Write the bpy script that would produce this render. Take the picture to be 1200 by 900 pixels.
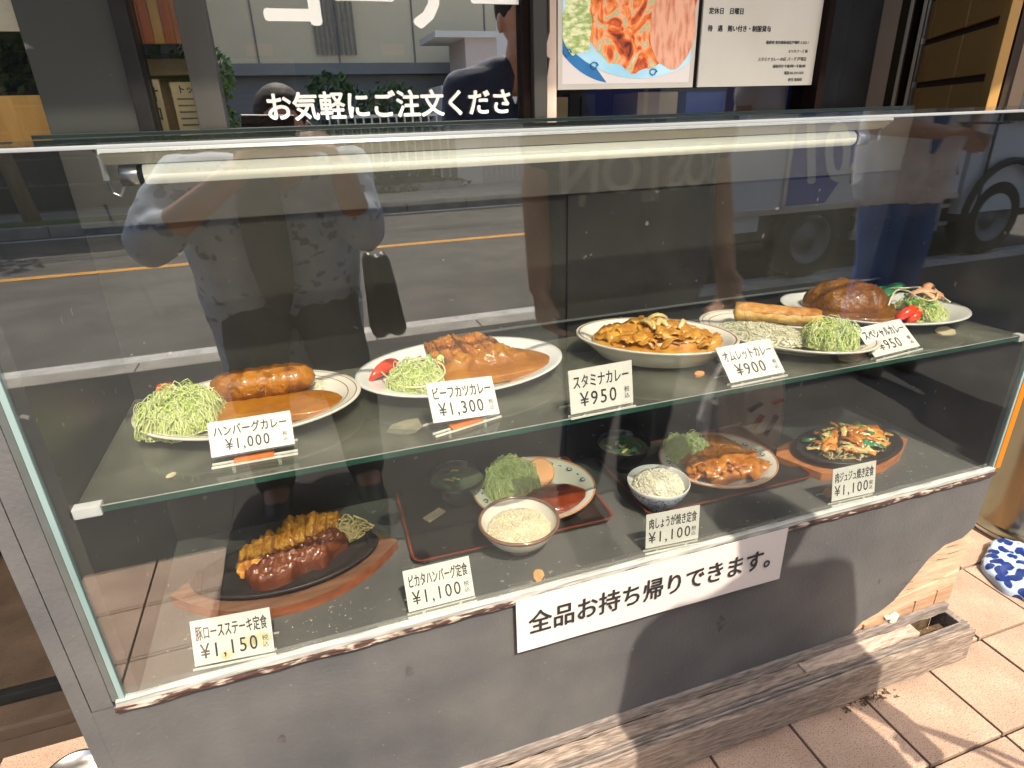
import bpy, bmesh, math, random
from mathutils import Vector, Matrix, Euler, noise
random.seed(7)
R = math.radians
sc = bpy.context.scene
for o in list(bpy.data.objects): bpy.data.objects.remove(o)
COL = sc.collection

# ------------------------------------------------------------------ camera
cd = bpy.data.cameras.new('camera'); cam = bpy.data.objects.new('camera', cd); COL.objects.link(cam)
CAM_R = [[0.9464724, 0.1538826, -0.283743], [-0.3214526, 0.3695741, -0.8718275], [-0.029295, 0.9163706, 0.3992576]]
CAM_C = [0.300565, -0.688253, 1.111545]
CAM_F = 721.690      # focal length in pixels of a 1200 pixel wide frame
Mc = Matrix(((CAM_R[0][0], CAM_R[0][1], CAM_R[0][2]), (CAM_R[1][0], CAM_R[1][1], CAM_R[1][2]), (CAM_R[2][0], CAM_R[2][1], CAM_R[2][2]))).to_4x4()
Mc.translation = Vector(CAM_C)
cam.matrix_world = Mc
cd.sensor_width = 36; cd.sensor_fit = 'HORIZONTAL'; cd.lens = CAM_F / 1200 * 36
cd.clip_start = 0.02; cd.clip_end = 500
sc.camera = cam

# ------------------------------------------------------------------ sky, sun, exposure
SUN_EL, SUN_AZ = 55.0, 173.0        # azimuth of the sun measured from +Y clockwise
w = bpy.data.worlds.new('World'); sc.world = w; w.use_nodes = True
nt = w.node_tree; bg = nt.nodes['Background']
sky = nt.nodes.new('ShaderNodeTexSky'); sky.sky_type = 'NISHITA'; sky.sun_disc = False
sky.sun_elevation = R(SUN_EL); sky.sun_rotation = R(SUN_AZ)
sky.air_density = 1.0; sky.dust_density = 5.0
nt.links.new(sky.outputs[0], bg.inputs[0]); bg.inputs[1].default_value = 0.13
sd = bpy.data.lights.new('sun', 'SUN'); sun = bpy.data.objects.new('sun', sd); COL.objects.link(sun)
sd.energy = 3.1; sd.angle = R(0.6); sd.color = (1.0, 0.90, 0.75)
sdir = Vector((math.sin(R(SUN_AZ)) * math.cos(R(SUN_EL)), math.cos(R(SUN_AZ)) * math.cos(R(SUN_EL)), math.sin(R(SUN_EL))))
sun.rotation_euler = sdir.to_track_quat('Z', 'Y').to_euler()
sc.view_settings.view_transform = 'Standard'; sc.view_settings.look = 'None'
sc.view_settings.exposure = 1.25; sc.view_settings.gamma = 1
sc.cycles.use_denoising = True
sc.cycles.transparent_max_bounces = 32
sc.cycles.max_bounces = 8; sc.cycles.glossy_bounces = 4; sc.cycles.diffuse_bounces = 3

# ------------------------------------------------------------------ materials
def mat(name, col, rough=0.6, col2=None, scale=20.0, metal=0.0, bump=0.0, bscale=None, coat=0.0, sss=0.0,
        detail=4.0, stretch=(1, 1, 1), spec=0.5, lo=0.35, hi=0.65, emit=0.0, bdist=0.004, speck=None, speck_scale=150.0, speck_th=0.62):
    m = bpy.data.materials.new(name); m.use_nodes = True
    n = m.node_tree.nodes; l = m.node_tree.links; b = n['Principled BSDF']
    b.inputs['Roughness'].default_value = rough; b.inputs['Metallic'].default_value = metal
    b.inputs['Specular IOR Level'].default_value = spec
    if coat: b.inputs['Coat Weight'].default_value = coat; b.inputs['Coat Roughness'].default_value = 0.08
    if sss: b.inputs['Subsurface Weight'].default_value = sss; b.inputs['Subsurface Radius'].default_value = (0.01, 0.004, 0.002); b.inputs['Subsurface Scale'].default_value = 0.5
    tc = n.new('ShaderNodeTexCoord'); mp = n.new('ShaderNodeMapping'); mp.inputs['Scale'].default_value = stretch
    l.new(tc.outputs['Object'], mp.inputs['Vector'])
    nz = n.new('ShaderNodeTexNoise'); nz.inputs['Scale'].default_value = scale; nz.inputs['Detail'].default_value = detail
    l.new(mp.outputs[0], nz.inputs['Vector'])
    c2 = col2 or tuple(c * 0.8 for c in col)
    rp = n.new('ShaderNodeValToRGB'); rp.color_ramp.elements[0].position = lo; rp.color_ramp.elements[1].position = hi
    rp.color_ramp.elements[0].color = (*col, 1); rp.color_ramp.elements[1].color = (*c2, 1)
    l.new(nz.outputs['Fac'], rp.inputs[0]); out = rp.outputs[0]
    if speck:
        n2 = n.new('ShaderNodeTexNoise'); n2.inputs['Scale'].default_value = speck_scale; n2.inputs['Detail'].default_value = 2
        l.new(mp.outputs[0], n2.inputs['Vector'])
        r2 = n.new('ShaderNodeValToRGB'); r2.color_ramp.elements[0].position = speck_th - .02; r2.color_ramp.elements[1].position = speck_th + .02
        l.new(n2.outputs['Fac'], r2.inputs[0])
        mx = n.new('ShaderNodeMix'); mx.data_type = 'RGBA'; mx.inputs['B'].default_value = (*speck, 1)
        l.new(r2.outputs[0], mx.inputs['Factor']); l.new(out, mx.inputs['A']); out = mx.outputs['Result']
    l.new(out, b.inputs['Base Color'])
    if emit: l.new(out, b.inputs['Emission Color']); b.inputs['Emission Strength'].default_value = emit
    if bump:
        nb = n.new('ShaderNodeTexNoise'); nb.inputs['Scale'].default_value = bscale or scale * 3; nb.inputs['Detail'].default_value = 5
        l.new(mp.outputs[0], nb.inputs['Vector'])
        bp = n.new('ShaderNodeBump'); bp.inputs['Strength'].default_value = bump; bp.inputs['Distance'].default_value = bdist
        l.new(nb.outputs['Fac'], bp.inputs['Height']); l.new(bp.outputs[0], b.inputs['Normal'])
    return m

def glass(name, f0=0.06, tint=(0.93, 0.96, 0.94), dust=0.03, dcol=(0.45, 0.44, 0.38), dscale=6.0, rough=0.0, dvar=0.06):
    """thin architectural glass: Schlick mix of clear transmission and mirror, plus a film of dust"""
    m = bpy.data.materials.new(name); m.use_nodes = True
    n = m.node_tree.nodes; l = m.node_tree.links
    for x in list(n):
        if x.type != 'OUTPUT_MATERIAL': n.remove(x)
    out = [x for x in n if x.type == 'OUTPUT_MATERIAL'][0]
    tr = n.new('ShaderNodeBsdfTransparent'); tr.inputs[0].default_value = (*tint, 1)
    gl = n.new('ShaderNodeBsdfGlossy'); gl.inputs['Roughness'].default_value = rough; gl.inputs[0].default_value = (1, 1, 1, 1)
    lw = n.new('ShaderNodeLayerWeight'); lw.inputs['Blend'].default_value = 0.5
    p = n.new('ShaderNodeMath'); p.operation = 'POWER'; p.inputs[1].default_value = 5; l.new(lw.outputs['Facing'], p.inputs[0])
    m1 = n.new('ShaderNodeMath'); m1.operation = 'MULTIPLY_ADD'; m1.inputs[1].default_value = 1 - f0; m1.inputs[2].default_value = f0
    l.new(p.outputs[0], m1.inputs[0])
    mx = n.new('ShaderNodeMixShader'); l.new(m1.outputs[0], mx.inputs[0]); l.new(tr.outputs[0], mx.inputs[1]); l.new(gl.outputs[0], mx.inputs[2])
    df = n.new('ShaderNodeBsdfDiffuse'); df.inputs[0].default_value = (*dcol, 1)
    tc = n.new('ShaderNodeTexCoord'); nz = n.new('ShaderNodeTexNoise'); nz.inputs['Scale'].default_value = dscale; nz.inputs['Detail'].default_value = 8; nz.inputs['Distortion'].default_value = 1.0
    l.new(tc.outputs['Object'], nz.inputs['Vector'])
    pw = n.new('ShaderNodeMath'); pw.operation = 'POWER'; pw.inputs[1].default_value = 4; l.new(nz.outputs['Fac'], pw.inputs[0])
    ma = n.new('ShaderNodeMath'); ma.operation = 'MULTIPLY_ADD'; ma.inputs[1].default_value = dvar * 6; ma.inputs[2].default_value = dust; l.new(pw.outputs[0], ma.inputs[0])
    m2 = n.new('ShaderNodeMixShader'); l.new(ma.outputs[0], m2.inputs[0]); l.new(mx.outputs[0], m2.inputs[1]); l.new(df.outputs[0], m2.inputs[2])
    l.new(m2.outputs[0], out.inputs[0])
    return m

M = {}
def mk(k, *a, **kw): M[k] = mat(k, *a, **kw); return M[k]
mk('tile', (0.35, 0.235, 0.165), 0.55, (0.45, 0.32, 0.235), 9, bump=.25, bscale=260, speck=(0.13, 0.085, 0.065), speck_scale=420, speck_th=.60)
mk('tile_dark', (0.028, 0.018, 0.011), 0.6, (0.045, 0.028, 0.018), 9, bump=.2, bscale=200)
mk('grout', (0.085, 0.052, 0.042), 0.9, (0.06, 0.04, 0.034), 60)
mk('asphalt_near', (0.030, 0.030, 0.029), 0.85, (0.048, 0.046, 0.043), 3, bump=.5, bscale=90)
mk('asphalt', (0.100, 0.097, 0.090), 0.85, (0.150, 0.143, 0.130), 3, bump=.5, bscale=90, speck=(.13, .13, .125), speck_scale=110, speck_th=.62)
mk('white_paint', (0.72, 0.72, 0.70), 0.7, (0.5, 0.5, 0.48), 12)
mk('yellow_paint', (0.85, 0.42, 0.06), 0.7, (0.75, 0.36, 0.06), 12)
mk('kerb_stone', (0.42, 0.40, 0.36), 0.85, (0.30, 0.29, 0.26), 6, bump=.3)
mk('far_paving', (0.54, 0.50, 0.43), 0.85, (0.42, 0.39, 0.33), 4, bump=.2)
mk('veneer', (0.068, 0.070, 0.074), 0.55, (0.118, 0.116, 0.112), 7, detail=14, bump=.25, bscale=150, lo=.3, hi=.7, speck=(.17, .165, .15), speck_scale=130, speck_th=.73)
mk('veneer_scuff', (0.060, 0.052, 0.050), 0.7, (0.10, 0.096, 0.09), 90, lo=.4, hi=.6)
mk('plywood', (0.62, 0.42, 0.28), 0.75, (0.44, 0.28, 0.18), 6, stretch=(2, 1, 14), bump=.5, bscale=30)
mk('plywood_layer', (0.50, 0.30, 0.17), 0.8, (0.34, 0.20, 0.12), 6, stretch=(2, 1, 20), bump=.6, bscale=30)
mk('weathered_wood', (0.31, 0.26, 0.22), 0.9, (0.115, 0.092, 0.080), 42, stretch=(.6, 4, 5), detail=14, bump=1.0, bscale=80, lo=.36, hi=.70)
mk('weathered_brown', (0.35, 0.275, 0.215), 0.9, (0.13, 0.098, 0.078), 46, stretch=(.6, 4, 5), detail=14, bump=1.0, bscale=80, lo=.36, hi=.70)
mk('weathered_pale', (0.50, 0.39, 0.31), 0.9, (0.24, 0.18, 0.14), 46, stretch=(.6, 4, 5), detail=14, bump=1.0, bscale=80, lo=.40, hi=.72)
mk('splinter', (0.82, 0.70, 0.58), 0.8, (0.66, 0.50, 0.38), 30)
mk('dirt', (0.05, 0.035, 0.025), 0.95, (0.14, 0.085, 0.04), 60, bump=.8)
mk('leaf_dry', (0.55, 0.33, 0.10), 0.7, (0.3, 0.16, 0.05), 40)
mk('case_dark', (0.015, 0.015, 0.013), 0.42, (0.026, 0.026, 0.022), 5, detail=8, speck=(.2, .19, .17), speck_scale=60, speck_th=.74)
mk('case_light_band', (0.045, 0.044, 0.039), 0.5, (0.058, 0.056, 0.050), 4)
mk('deck', (0.075, 0.077, 0.074), 0.5, (0.115, 0.113, 0.102), 6, detail=8, speck=(.26, .25, .22), speck_scale=90, speck_th=.71)
mk('rust_ledge', (0.050, 0.022, 0.015), 0.9, (0.40, 0.32, 0.26), 34, detail=8, stretch=(1, 3, 3), lo=.50, hi=.60, bump=.5)
mk('silicone', (0.42, 0.42, 0.38), 0.45, (0.30, 0.30, 0.27), 20)
mk('glass_edge', (0.16, 0.24, 0.235), 0.15, (0.28, 0.37, 0.36), 12, stretch=(1, 1, .2)); mk('seal', (.30, .32, .33), .3, (.22, .24, .25), 8, stretch=(.4, 3, 3)); mk('track', (.10, .11, .105), .3)
mk('green_edge', (0.010, 0.045, 0.030), 0.12, (0.03, 0.09, 0.065), 8)
mk('clip_white', (0.55, 0.56, 0.55), 0.35)
mk('aluminium', (0.72, 0.73, 0.74), 0.28, (0.62, 0.63, 0.64), 5, metal=.9, stretch=(.3, 4, 4))
mk('reflector', (0.66, 0.67, 0.66), 0.18, (0.5, 0.51, 0.50), 3, stretch=(.5, 5, 5), metal=.7)
mk('tube', (0.78, 0.75, 0.60), 0.2, (0.74, 0.71, 0.57), 3, coat=.6, emit=.30); mk('white_enamel', (.80, .80, .74), .3, (.74, .74, .68), 3, stretch=(.5, 5, 5)); mk('grey_enamel', (.34, .36, .36), .3, (.28, .30, .30), 3)
mk('black_frame', (0.006, 0.006, 0.006), 0.5, (0.010, 0.010, 0.010), spec=.15)
mk('black_trim', (0.004, 0.010, 0.008), 0.3)
mk('grey_board', (0.020, 0.022, 0.019), 0.5, (0.026, 0.028, 0.025), 3, spec=.25, speck=(.10, .11, .10), speck_scale=30, speck_th=.72)
mk('grey_frame', (0.034, 0.032, 0.028), 0.4, (0.045, 0.043, 0.038), 4, spec=.3, stretch=(4, 4, .5))
mk('brown_frame', (0.008, 0.004, 0.003), 0.6, spec=.05)
mk('beige_post', (0.52, 0.40, 0.32), 0.7, (0.38, 0.28, 0.22), 16, bump=.4, stretch=(1, 1, .4))
mk('orange_wood', (0.42, 0.11, 0.018), 0.5, (0.30, 0.07, 0.012), 14, stretch=(6, 6, .6))
mk('yellow_wood', (0.50, 0.30, 0.08), 0.5, (0.42, 0.24, 0.06), 14, stretch=(6, 6, .6))
mk('cream', (0.60, 0.46, 0.27), 0.7, (0.42, 0.31, 0.17), 9)
mk('card_cream', (0.52, 0.44, 0.28), 0.7, (0.45, 0.37, 0.22), 12)
mk('card_tan', (0.30, 0.20, 0.11), 0.7, (0.24, 0.15, 0.08), 12)
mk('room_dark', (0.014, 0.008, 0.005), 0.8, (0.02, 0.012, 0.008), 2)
mk('paper', (0.50, 0.47, 0.40), 0.6, (0.46, 0.43, 0.36), 6)
mk('paper_card', (0.68, 0.67, 0.60), 0.5, (0.62, 0.61, 0.54), 8)
mk('paper_stain', (0.62, 0.52, 0.30), 0.6, (0.70, 0.63, 0.42), 60)
mk('ink', (0.02, 0.02, 0.02), 0.6)
mk('ink_grey', (0.10, 0.10, 0.10), 0.6)
mk('sign_white', (0.66, 0.60, 0.56), 0.5, (0.62, 0.565, 0.53), 3)
mk('letter_white', (0.85, 0.83, 0.74), 0.5, (0.8, 0.78, 0.7), 5)
mk('orange_strip', (0.72, 0.17, 0.004), 0.4, (0.66, 0.15, 0.004), 6)
mk('steel', (0.30, 0.245, 0.165), 0.24, (0.22, 0.175, 0.115), 5, metal=1.0, stretch=(3, 3, .15))
mk('steel_dull', (0.52, 0.50, 0.47), 0.3, metal=1.0)
mk('brown_panel', (0.62, 0.35, 0.10), 0.45, (0.54, 0.30, 0.085), 2.5, stretch=(1, 1, 2))
mk('brown_batten', (0.05, 0.028, 0.015), 0.5)
mk('door_white', (0.62, 0.62, 0.58), 0.6)
mk('porcelain', (0.70, 0.665, 0.57), 0.12, (0.65, 0.615, 0.525), 3, coat=.5)
mk('porcelain_white', (0.70, 0.70, 0.66), 0.12, (0.65, 0.65, 0.61), 3, coat=.5)
mk('rim_brown', (0.28, 0.13, 0.07), 0.2)
mk('terracotta', (0.72, 0.34, 0.16), 0.25, (0.62, 0.28, 0.13), 9, coat=.3)
mk('pattern_blue', (0.05, 0.06, 0.10), 0.25)
mk('bowl_brown', (0.16, 0.085, 0.055), 0.2, (0.24, 0.13, 0.08), 30, coat=.4)
mk('lacquer', (0.010, 0.010, 0.010), 0.25, coat=.4)
mk('tray_black', (0.018, 0.016, 0.014), 0.35, (0.03, 0.026, 0.022), 6, detail=8, speck=(.10, .09, .07), speck_scale=70, speck_th=.73)
mk('tray_rim', (0.27, 0.050, 0.020), 0.35, (0.18, 0.03, 0.014), 12)
mk('board_wood', (0.34, 0.10, 0.030), 0.3, (0.20, 0.055, 0.02), 7, stretch=(1.5, 10, 10), detail=7, coat=.4)
mk('board_wood_top', (0.22, 0.115, 0.065), 0.45, (0.14, 0.068, 0.038), 10, stretch=(1.5, 10, 10), detail=9)
mk('board_orange', (0.52, 0.20, 0.07), 0.35, (0.40, 0.14, 0.045), 7, stretch=(1.5, 10, 10), detail=7, coat=.3)
mk('iron', (0.030, 0.026, 0.024), 0.4, (0.05, 0.043, 0.04), 20, metal=.3, bump=.15)
mk('curry', (0.40, 0.160, 0.008), 0.36, (0.28, 0.098, 0.005), 22, coat=.35, spec=.3, bump=.5, bscale=60)
mk('curry_log', (0.40, 0.150, 0.008), 0.36, (0.19, 0.055, 0.004), 34, coat=.5, spec=.3, bdist=.008, bump=1.0, bscale=75, lo=.42, hi=.6)
mk('curry_dark', (0.13, 0.045, 0.004), 0.3, (0.24, 0.095, 0.010), 26, coat=.5, spec=.3, bdist=.008, bump=1.0, bscale=55)
mk('cutlet', (0.56, 0.200, 0.014), 0.45, (0.24, 0.068, 0.005), 60, coat=.3, bdist=.008, bump=.9, bscale=190)
mk('cutlet_cut', (0.40, 0.17, 0.05), 0.4, (0.30, 0.11, 0.03), 60, bump=.6, bscale=120)
mk('pork_gold', (0.74, 0.36, 0.045), 0.4, (0.44, 0.15, 0.013), 75, coat=.4, bdist=.008, bump=.9, bscale=150)
mk('demi', (0.10, 0.010, 0.002), 0.3, (0.22, 0.035, 0.005), 24, coat=.5, spec=.3, bdist=.008, bump=.5, bscale=50)
mk('demi_pork', (0.20, 0.062, 0.026), 0.25, (0.11, 0.028, 0.012), 26, coat=.7, spec=.3, bdist=.008, bump=.8, bscale=50)
mk('cabbage', (0.44, 0.58, 0.13), 0.45, (0.68, 0.74, 0.32), 40, sss=.0)
mk('cabbage_pale', (0.76, 0.76, 0.44), 0.45, (0.55, 0.64, 0.26), 40)
mk('sprout', (0.56, 0.46, 0.24), 0.4, (0.42, 0.32, 0.13), 40)
mk('rice', (0.80, 0.77, 0.62), 0.35, (0.70, 0.66, 0.50), 30)
mk('rice_old', (0.62, 0.60, 0.44), 0.4, (0.50, 0.48, 0.33), 30)
mk('rice_warm', (0.78, 0.70, 0.50), 0.35, (0.66, 0.57, 0.38), 30)
mk('tomato', (0.80, 0.07, 0.015), 0.2, (0.72, 0.05, 0.012), 20, coat=.6)
mk('orange_fruit', (0.85, 0.28, 0.02), 0.3, (0.8, 0.33, 0.04), 40, coat=.3)
mk('cucumber', (0.06, 0.26, 0.03), 0.3, (0.10, 0.36, 0.06), 30, coat=.4)
mk('cucumber_flesh', (0.50, 0.68, 0.26), 0.3)
mk('green_leaf', (0.03, 0.17, 0.06), 0.3, (0.05, 0.26, 0.10), 30, coat=.3)
mk('mayo', (0.72, 0.69, 0.42), 0.3, coat=.3)
mk('salmon', (0.78, 0.30, 0.14), 0.3, (0.70, 0.42, 0.26), 50, coat=.4)
mk('onion', (0.56, 0.40, 0.14), 0.25, (0.74, 0.6, 0.3), 20, coat=.4)
mk('stamina_meat', (0.60, 0.31, 0.045), 0.35, (0.40, 0.15, 0.012), 40, coat=.35, bump=.3, bscale=80)
mk('ginger_pork', (0.56, 0.21, 0.020), 0.35, (0.34, 0.09, 0.008), 50, coat=.4, bump=.3, bscale=70)
mk('omelette', (0.66, 0.44, 0.14), 0.5, (0.52, 0.28, 0.055), 40, coat=.1, bump=.8, bscale=90)
mk('soup', (0.20, 0.20, 0.12), 0.15, (0.11, 0.15, 0.08), 40)
mk('chopstick', (0.55, 0.46, 0.28), 0.6)
mk('acrylic_edge', (0.75, 0.75, 0.66), 0.15)
mk('orange_tape', (0.75, 0.22, 0.05), 0.4, (0.55, 0.13, 0.03), 40)
mk('crumb', (0.60, 0.55, 0.36), 0.7, (0.4, 0.34, 0.2), 200)
mk('skin', (0.44, 0.24, 0.155), 0.5, (0.40, 0.21, 0.13), 20)
mk('hair_black', (0.012, 0.010, 0.009), 0.7, spec=.2, bump=.5)
mk('shirt_blue', (0.42, 0.52, 0.66), 0.8, (0.54, 0.63, 0.74), 16, bump=.4, bscale=40, speck=(.20, .26, .36), speck_scale=30, speck_th=.62)
mk('navy_shirt', (0.022, 0.032, 0.07), 0.85, (0.03, 0.042, 0.085), 12, bump=.3)
mk('navy_jeans', (0.025, 0.035, 0.065), 0.85, (0.035, 0.05, 0.09), 20)
mk('jeans', (0.025, 0.095, 0.34), 0.85, (0.04, 0.13, 0.42), 12, bump=.3)
mk('white_shirt', (0.82, 0.82, 0.85), 0.8, (0.66, 0.66, 0.72), 12, bump=.3)
mk('teal', (0.02, 0.16, 0.17), 0.8)
mk('trousers_dark', (0.085, 0.088, 0.090), 0.85, (0.11, 0.112, 0.112), 12)
mk('leather', (0.02, 0.018, 0.016), 0.35, (0.04, 0.036, 0.03), 12)
mk('shoe', (0.03, 0.03, 0.03), 0.5)
mk('phone', (0.015, 0.015, 0.018), 0.15)
mk('truck_white', (0.84, 0.85, 0.84), 0.3, (0.80, 0.81, 0.80), 3, coat=.4)
mk('truck_blue', (0.02, 0.09, 0.48), 0.3, (0.025, 0.10, 0.50), 3, coat=.4)
mk('rubber', (0.02, 0.02, 0.02), 0.7)
mk('wheel_grey', (0.26, 0.26, 0.25), 0.45, metal=.4)
mk('window_dark', (0.02, 0.024, 0.026), 0.08)
mk('chassis', (0.03, 0.03, 0.03), 0.6)
mk('facade_pale', (0.90, 0.76, 0.50), 0.7, (0.84, 0.70, 0.46), .6)
mk('facade_line', (0.30, 0.28, 0.24), 0.8)
mk('facade_grey', (0.30, 0.30, 0.28), 0.8, (0.26, 0.26, 0.25), 1)
mk('white_wall', (0.82, 0.79, 0.72), 0.7, (0.76, 0.73, 0.66), 1)
mk('pink_wall', (0.72, 0.60, 0.54), 0.7, (0.66, 0.55, 0.49), 1)
mk('shutter_dark', (0.045, 0.050, 0.052), 0.5, (0.06, 0.065, 0.066), 1)
mk('pillar_beige', (0.52, 0.44, 0.33), 0.8, (0.44, 0.36, 0.27), 3)
mk('bark', (0.34, 0.25, 0.16), 0.9, (0.22, 0.16, 0.10), 9, stretch=(3, 3, .6), bump=.8)
mk('foliage', (0.06, 0.13, 0.03), 0.6, (0.13, 0.22, 0.06), 5)
mk('foliage2', (0.035, 0.08, 0.025), 0.6, (0.07, 0.14, 0.04), 5)
mk('grass', (0.12, 0.20, 0.05), 0.8, (0.2, 0.26, 0.09), 5)
mk('red_plastic', (0.75, 0.03, 0.02), 0.35)
mk('rail_white', (0.70, 0.70, 0.66), 0.4)
mk('plastic_bag', (0.74, 0.72, 0.70), 0.3, (0.62, 0.60, 0.58), 12)
mk('wire', (0.02, 0.02, 0.02), 0.6)
mk('awning', (0.10, 0.09, 0.08), 0.8)
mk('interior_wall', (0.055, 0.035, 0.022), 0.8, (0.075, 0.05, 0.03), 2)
M['case_glass'] = glass('case_glass', 0.135, (0.975, 0.985, 0.975), 0.0, dvar=.006)
M['shelf_glass'] = glass('shelf_glass', 0.05, (0.86, 0.92, 0.89), 0.12, (0.26, 0.255, 0.20), 7, dvar=.25)
M['narrow_glass'] = glass('narrow_glass', 0.07, (0.92, 0.92, 0.9), 0.0, dvar=.0)
M['window_glass'] = glass('window_glass', 0.58, (0.80, 0.80, 0.78), 0.0, dvar=.0)
M['acrylic'] = glass('acrylic', 0.04, (0.97, 0.97, 0.96), 0.02, (.6, .6, .55), dvar=.02)

def pattern_mat(name, base, ink, scale, th, kind='VORONOI'):
    m = mat(name, base, 0.35, base, 3); n = m.node_tree.nodes; l = m.node_tree.links; b = n['Principled BSDF']
    tc = n.new('ShaderNodeTexCoord'); nz = n.new('ShaderNodeTexNoise'); nz.inputs['Scale'].default_value = scale * .5
    l.new(tc.outputs['Object'], nz.inputs['Vector'])
    add = n.new('ShaderNodeVectorMath'); add.operation = 'MULTIPLY_ADD'; add.inputs[1].default_value = (.03, .03, .03)
    l.new(nz.outputs['Color'], add.inputs[0]); l.new(tc.outputs['Object'], add.inputs[2])
    v = n.new('ShaderNodeTexVoronoi'); v.inputs['Scale'].default_value = scale; l.new(add.outputs[0], v.inputs['Vector'])
    r = n.new('ShaderNodeValToRGB'); r.color_ramp.elements[0].position = th; r.color_ramp.elements[1].position = th + .05
    r.color_ramp.elements[0].color = (*ink, 1); r.color_ramp.elements[1].color = (*base, 1)
    l.new(v.outputs['Distance'], r.inputs[0]); l.new(r.outputs[0], b.inputs['Base Color'])
    return m
M['blue_floral'] = pattern_mat('blue_floral', (0.40, 0.50, 0.64), (0.012, 0.03, 0.15), 34, .47)
M['blue_karakusa'] = pattern_mat('blue_karakusa', (0.46, 0.55, 0.66), (0.05, 0.09, 0.24), 190, .42)

# ------------------------------------------------------------------ mesh builder
class MB:
    def __init__(s): s.v = []; s.f = []; s.m = []; s.mats = []
    def mi(s, m):
        m = M[m] if isinstance(m, str) else m
        if m not in s.mats: s.mats.append(m)
        return s.mats.index(m)
    def add(s, vs, fs, m=None):
        k = len(s.v); s.v += [tuple(v) for v in vs]; i = s.mi(m) if m else 0
        for f in fs: s.f.append(tuple(a + k for a in f)); s.m.append(i)
    def box(s, x0, x1, y0, y1, z0, z1, m=None, bev=0.0, T=None):
        b = bev
        if b <= 0:
            vs = [(x, y, z) for z in (z0, z1) for y in (y0, y1) for x in (x0, x1)]
            fs = [(0, 2, 3, 1), (4, 5, 7, 6), (0, 1, 5, 4), (2, 6, 7, 3), (0, 4, 6, 2), (1, 3, 7, 5)]
        else:
            bm = bmesh.new(); bmesh.ops.create_cube(bm, size=1)
            for v in bm.verts: v.co = ((x0 + x1) / 2 + v.co.x * (x1 - x0), (y0 + y1) / 2 + v.co.y * (y1 - y0), (z0 + z1) / 2 + v.co.z * (z1 - z0))
            bmesh.ops.bevel(bm, geom=bm.edges[:], offset=b, segments=2, affect='EDGES', profile=.7)
            bm.verts.index_update(); vs = [v.co.copy() for v in bm.verts]; fs = [[v.index for v in f.verts] for f in bm.faces]; bm.free()
        if T: vs = [T @ Vector(v) for v in vs]
        s.add(vs, fs, m); return s
    def tube(s, pts, r, n=6, m=None, cap=True, close=False):
        pts = [Vector(p) for p in pts]; rs = r if isinstance(r, (list, tuple)) else [r] * len(pts)
        vs = []; fs = []; N = len(pts); up = None
        for i, p in enumerate(pts):
            a = pts[max(i - 1, 0)]; b = pts[min(i + 1, N - 1)]
            if close: a = pts[i - 1]; b = pts[(i + 1) % N]
            d = (b - a); d = d.normalized() if d.length > 1e-9 else Vector((0, 0, 1))
            if up is None:
                up = Vector((0, 0, 1)) if abs(d.z) < .9 else Vector((1, 0, 0))
            x = d.cross(up).normalized(); y = x.cross(d).normalized(); up = y
            for k in range(n):
                t = 2 * math.pi * k / n; vs.append(p + x * math.cos(t) * rs[i] + y * math.sin(t) * rs[i])
        for i in range(N if close else N - 1):
            for k in range(n):
                a = i * n + k; b = i * n + (k + 1) % n; c = ((i + 1) % N) * n + (k + 1) % n; d = ((i + 1) % N) * n + k
                fs.append((a, b, c, d))
        if cap and not close: fs.append(tuple(range(n))[::-1]); fs.append(tuple((N - 1) * n + k for k in range(n)))
        s.add(vs, fs, m); return s
    def lathe(s, prof, n=48, m=None, sx=1.0, sy=1.0, T=None, mats=None, caps=(False, False)):
        vs = []; 
        for (r, z) in prof:
            for k in range(n):
                t = 2 * math.pi * k / n; vs.append(Vector((r * sx * math.cos(t), r * sy * math.sin(t), z)))
        if T: vs = [T @ v for v in vs]
        for i in range(len(prof) - 1):
            fs = [(i * n + k, i * n + (k + 1) % n, (i + 1) * n + (k + 1) % n, (i + 1) * n + k) for k in range(n)]
            if i == 0: k0 = len(s.v); s.v += [tuple(v) for v in vs]
            j = s.mi(mats[i] if mats else m) if (mats or m) else 0
            for f in fs: s.f.append(tuple(a + k0 for a in f)); s.m.append(j)
        if caps[0]: s.f.append(tuple(k0 + k for k in range(n))[::-1]); s.m.append(s.mi(mats[0] if mats else m) if (mats or m) else 0)
        if caps[1]: s.f.append(tuple(k0 + (len(prof) - 1) * n + k for k in range(n))); s.m.append(s.mi(mats[-1] if mats else m) if (mats or m) else 0)
        return s
    def prism(s, poly, z0, z1, m=None, T=None, mtop=None):
        n = len(poly); vs = [Vector((x, y, z0)) for x, y in poly] + [Vector((x, y, z1)) for x, y in poly]
        if T: vs = [T @ v for v in vs]
        k = len(s.v)
        s.add(vs, [(i, (i + 1) % n, n + (i + 1) % n, n + i) for i in range(n)] + [tuple(range(n))[::-1]], m)
        s.f.append(tuple(k + n + i for i in range(n))); s.m.append(s.mi(mtop or m) if (mtop or m) else 0)
        return s
    def quad(s, a, b, c, d, m=None): s.add([a, b, c, d], [(0, 1, 2, 3)], m); return s
    def mesh(s, name, m=None):
        me = bpy.data.meshes.new(name); me.from_pydata(s.v, [], s.f)
        if m is not None: me.materials.append(M[m] if isinstance(m, str) else m)
        for x in s.mats:
            me.materials.append(x)
        off = 1 if m is not None else 0
        if s.mats: me.polygons.foreach_set('material_index', [i + off for i in s.m])
        me.update(); return me
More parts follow.
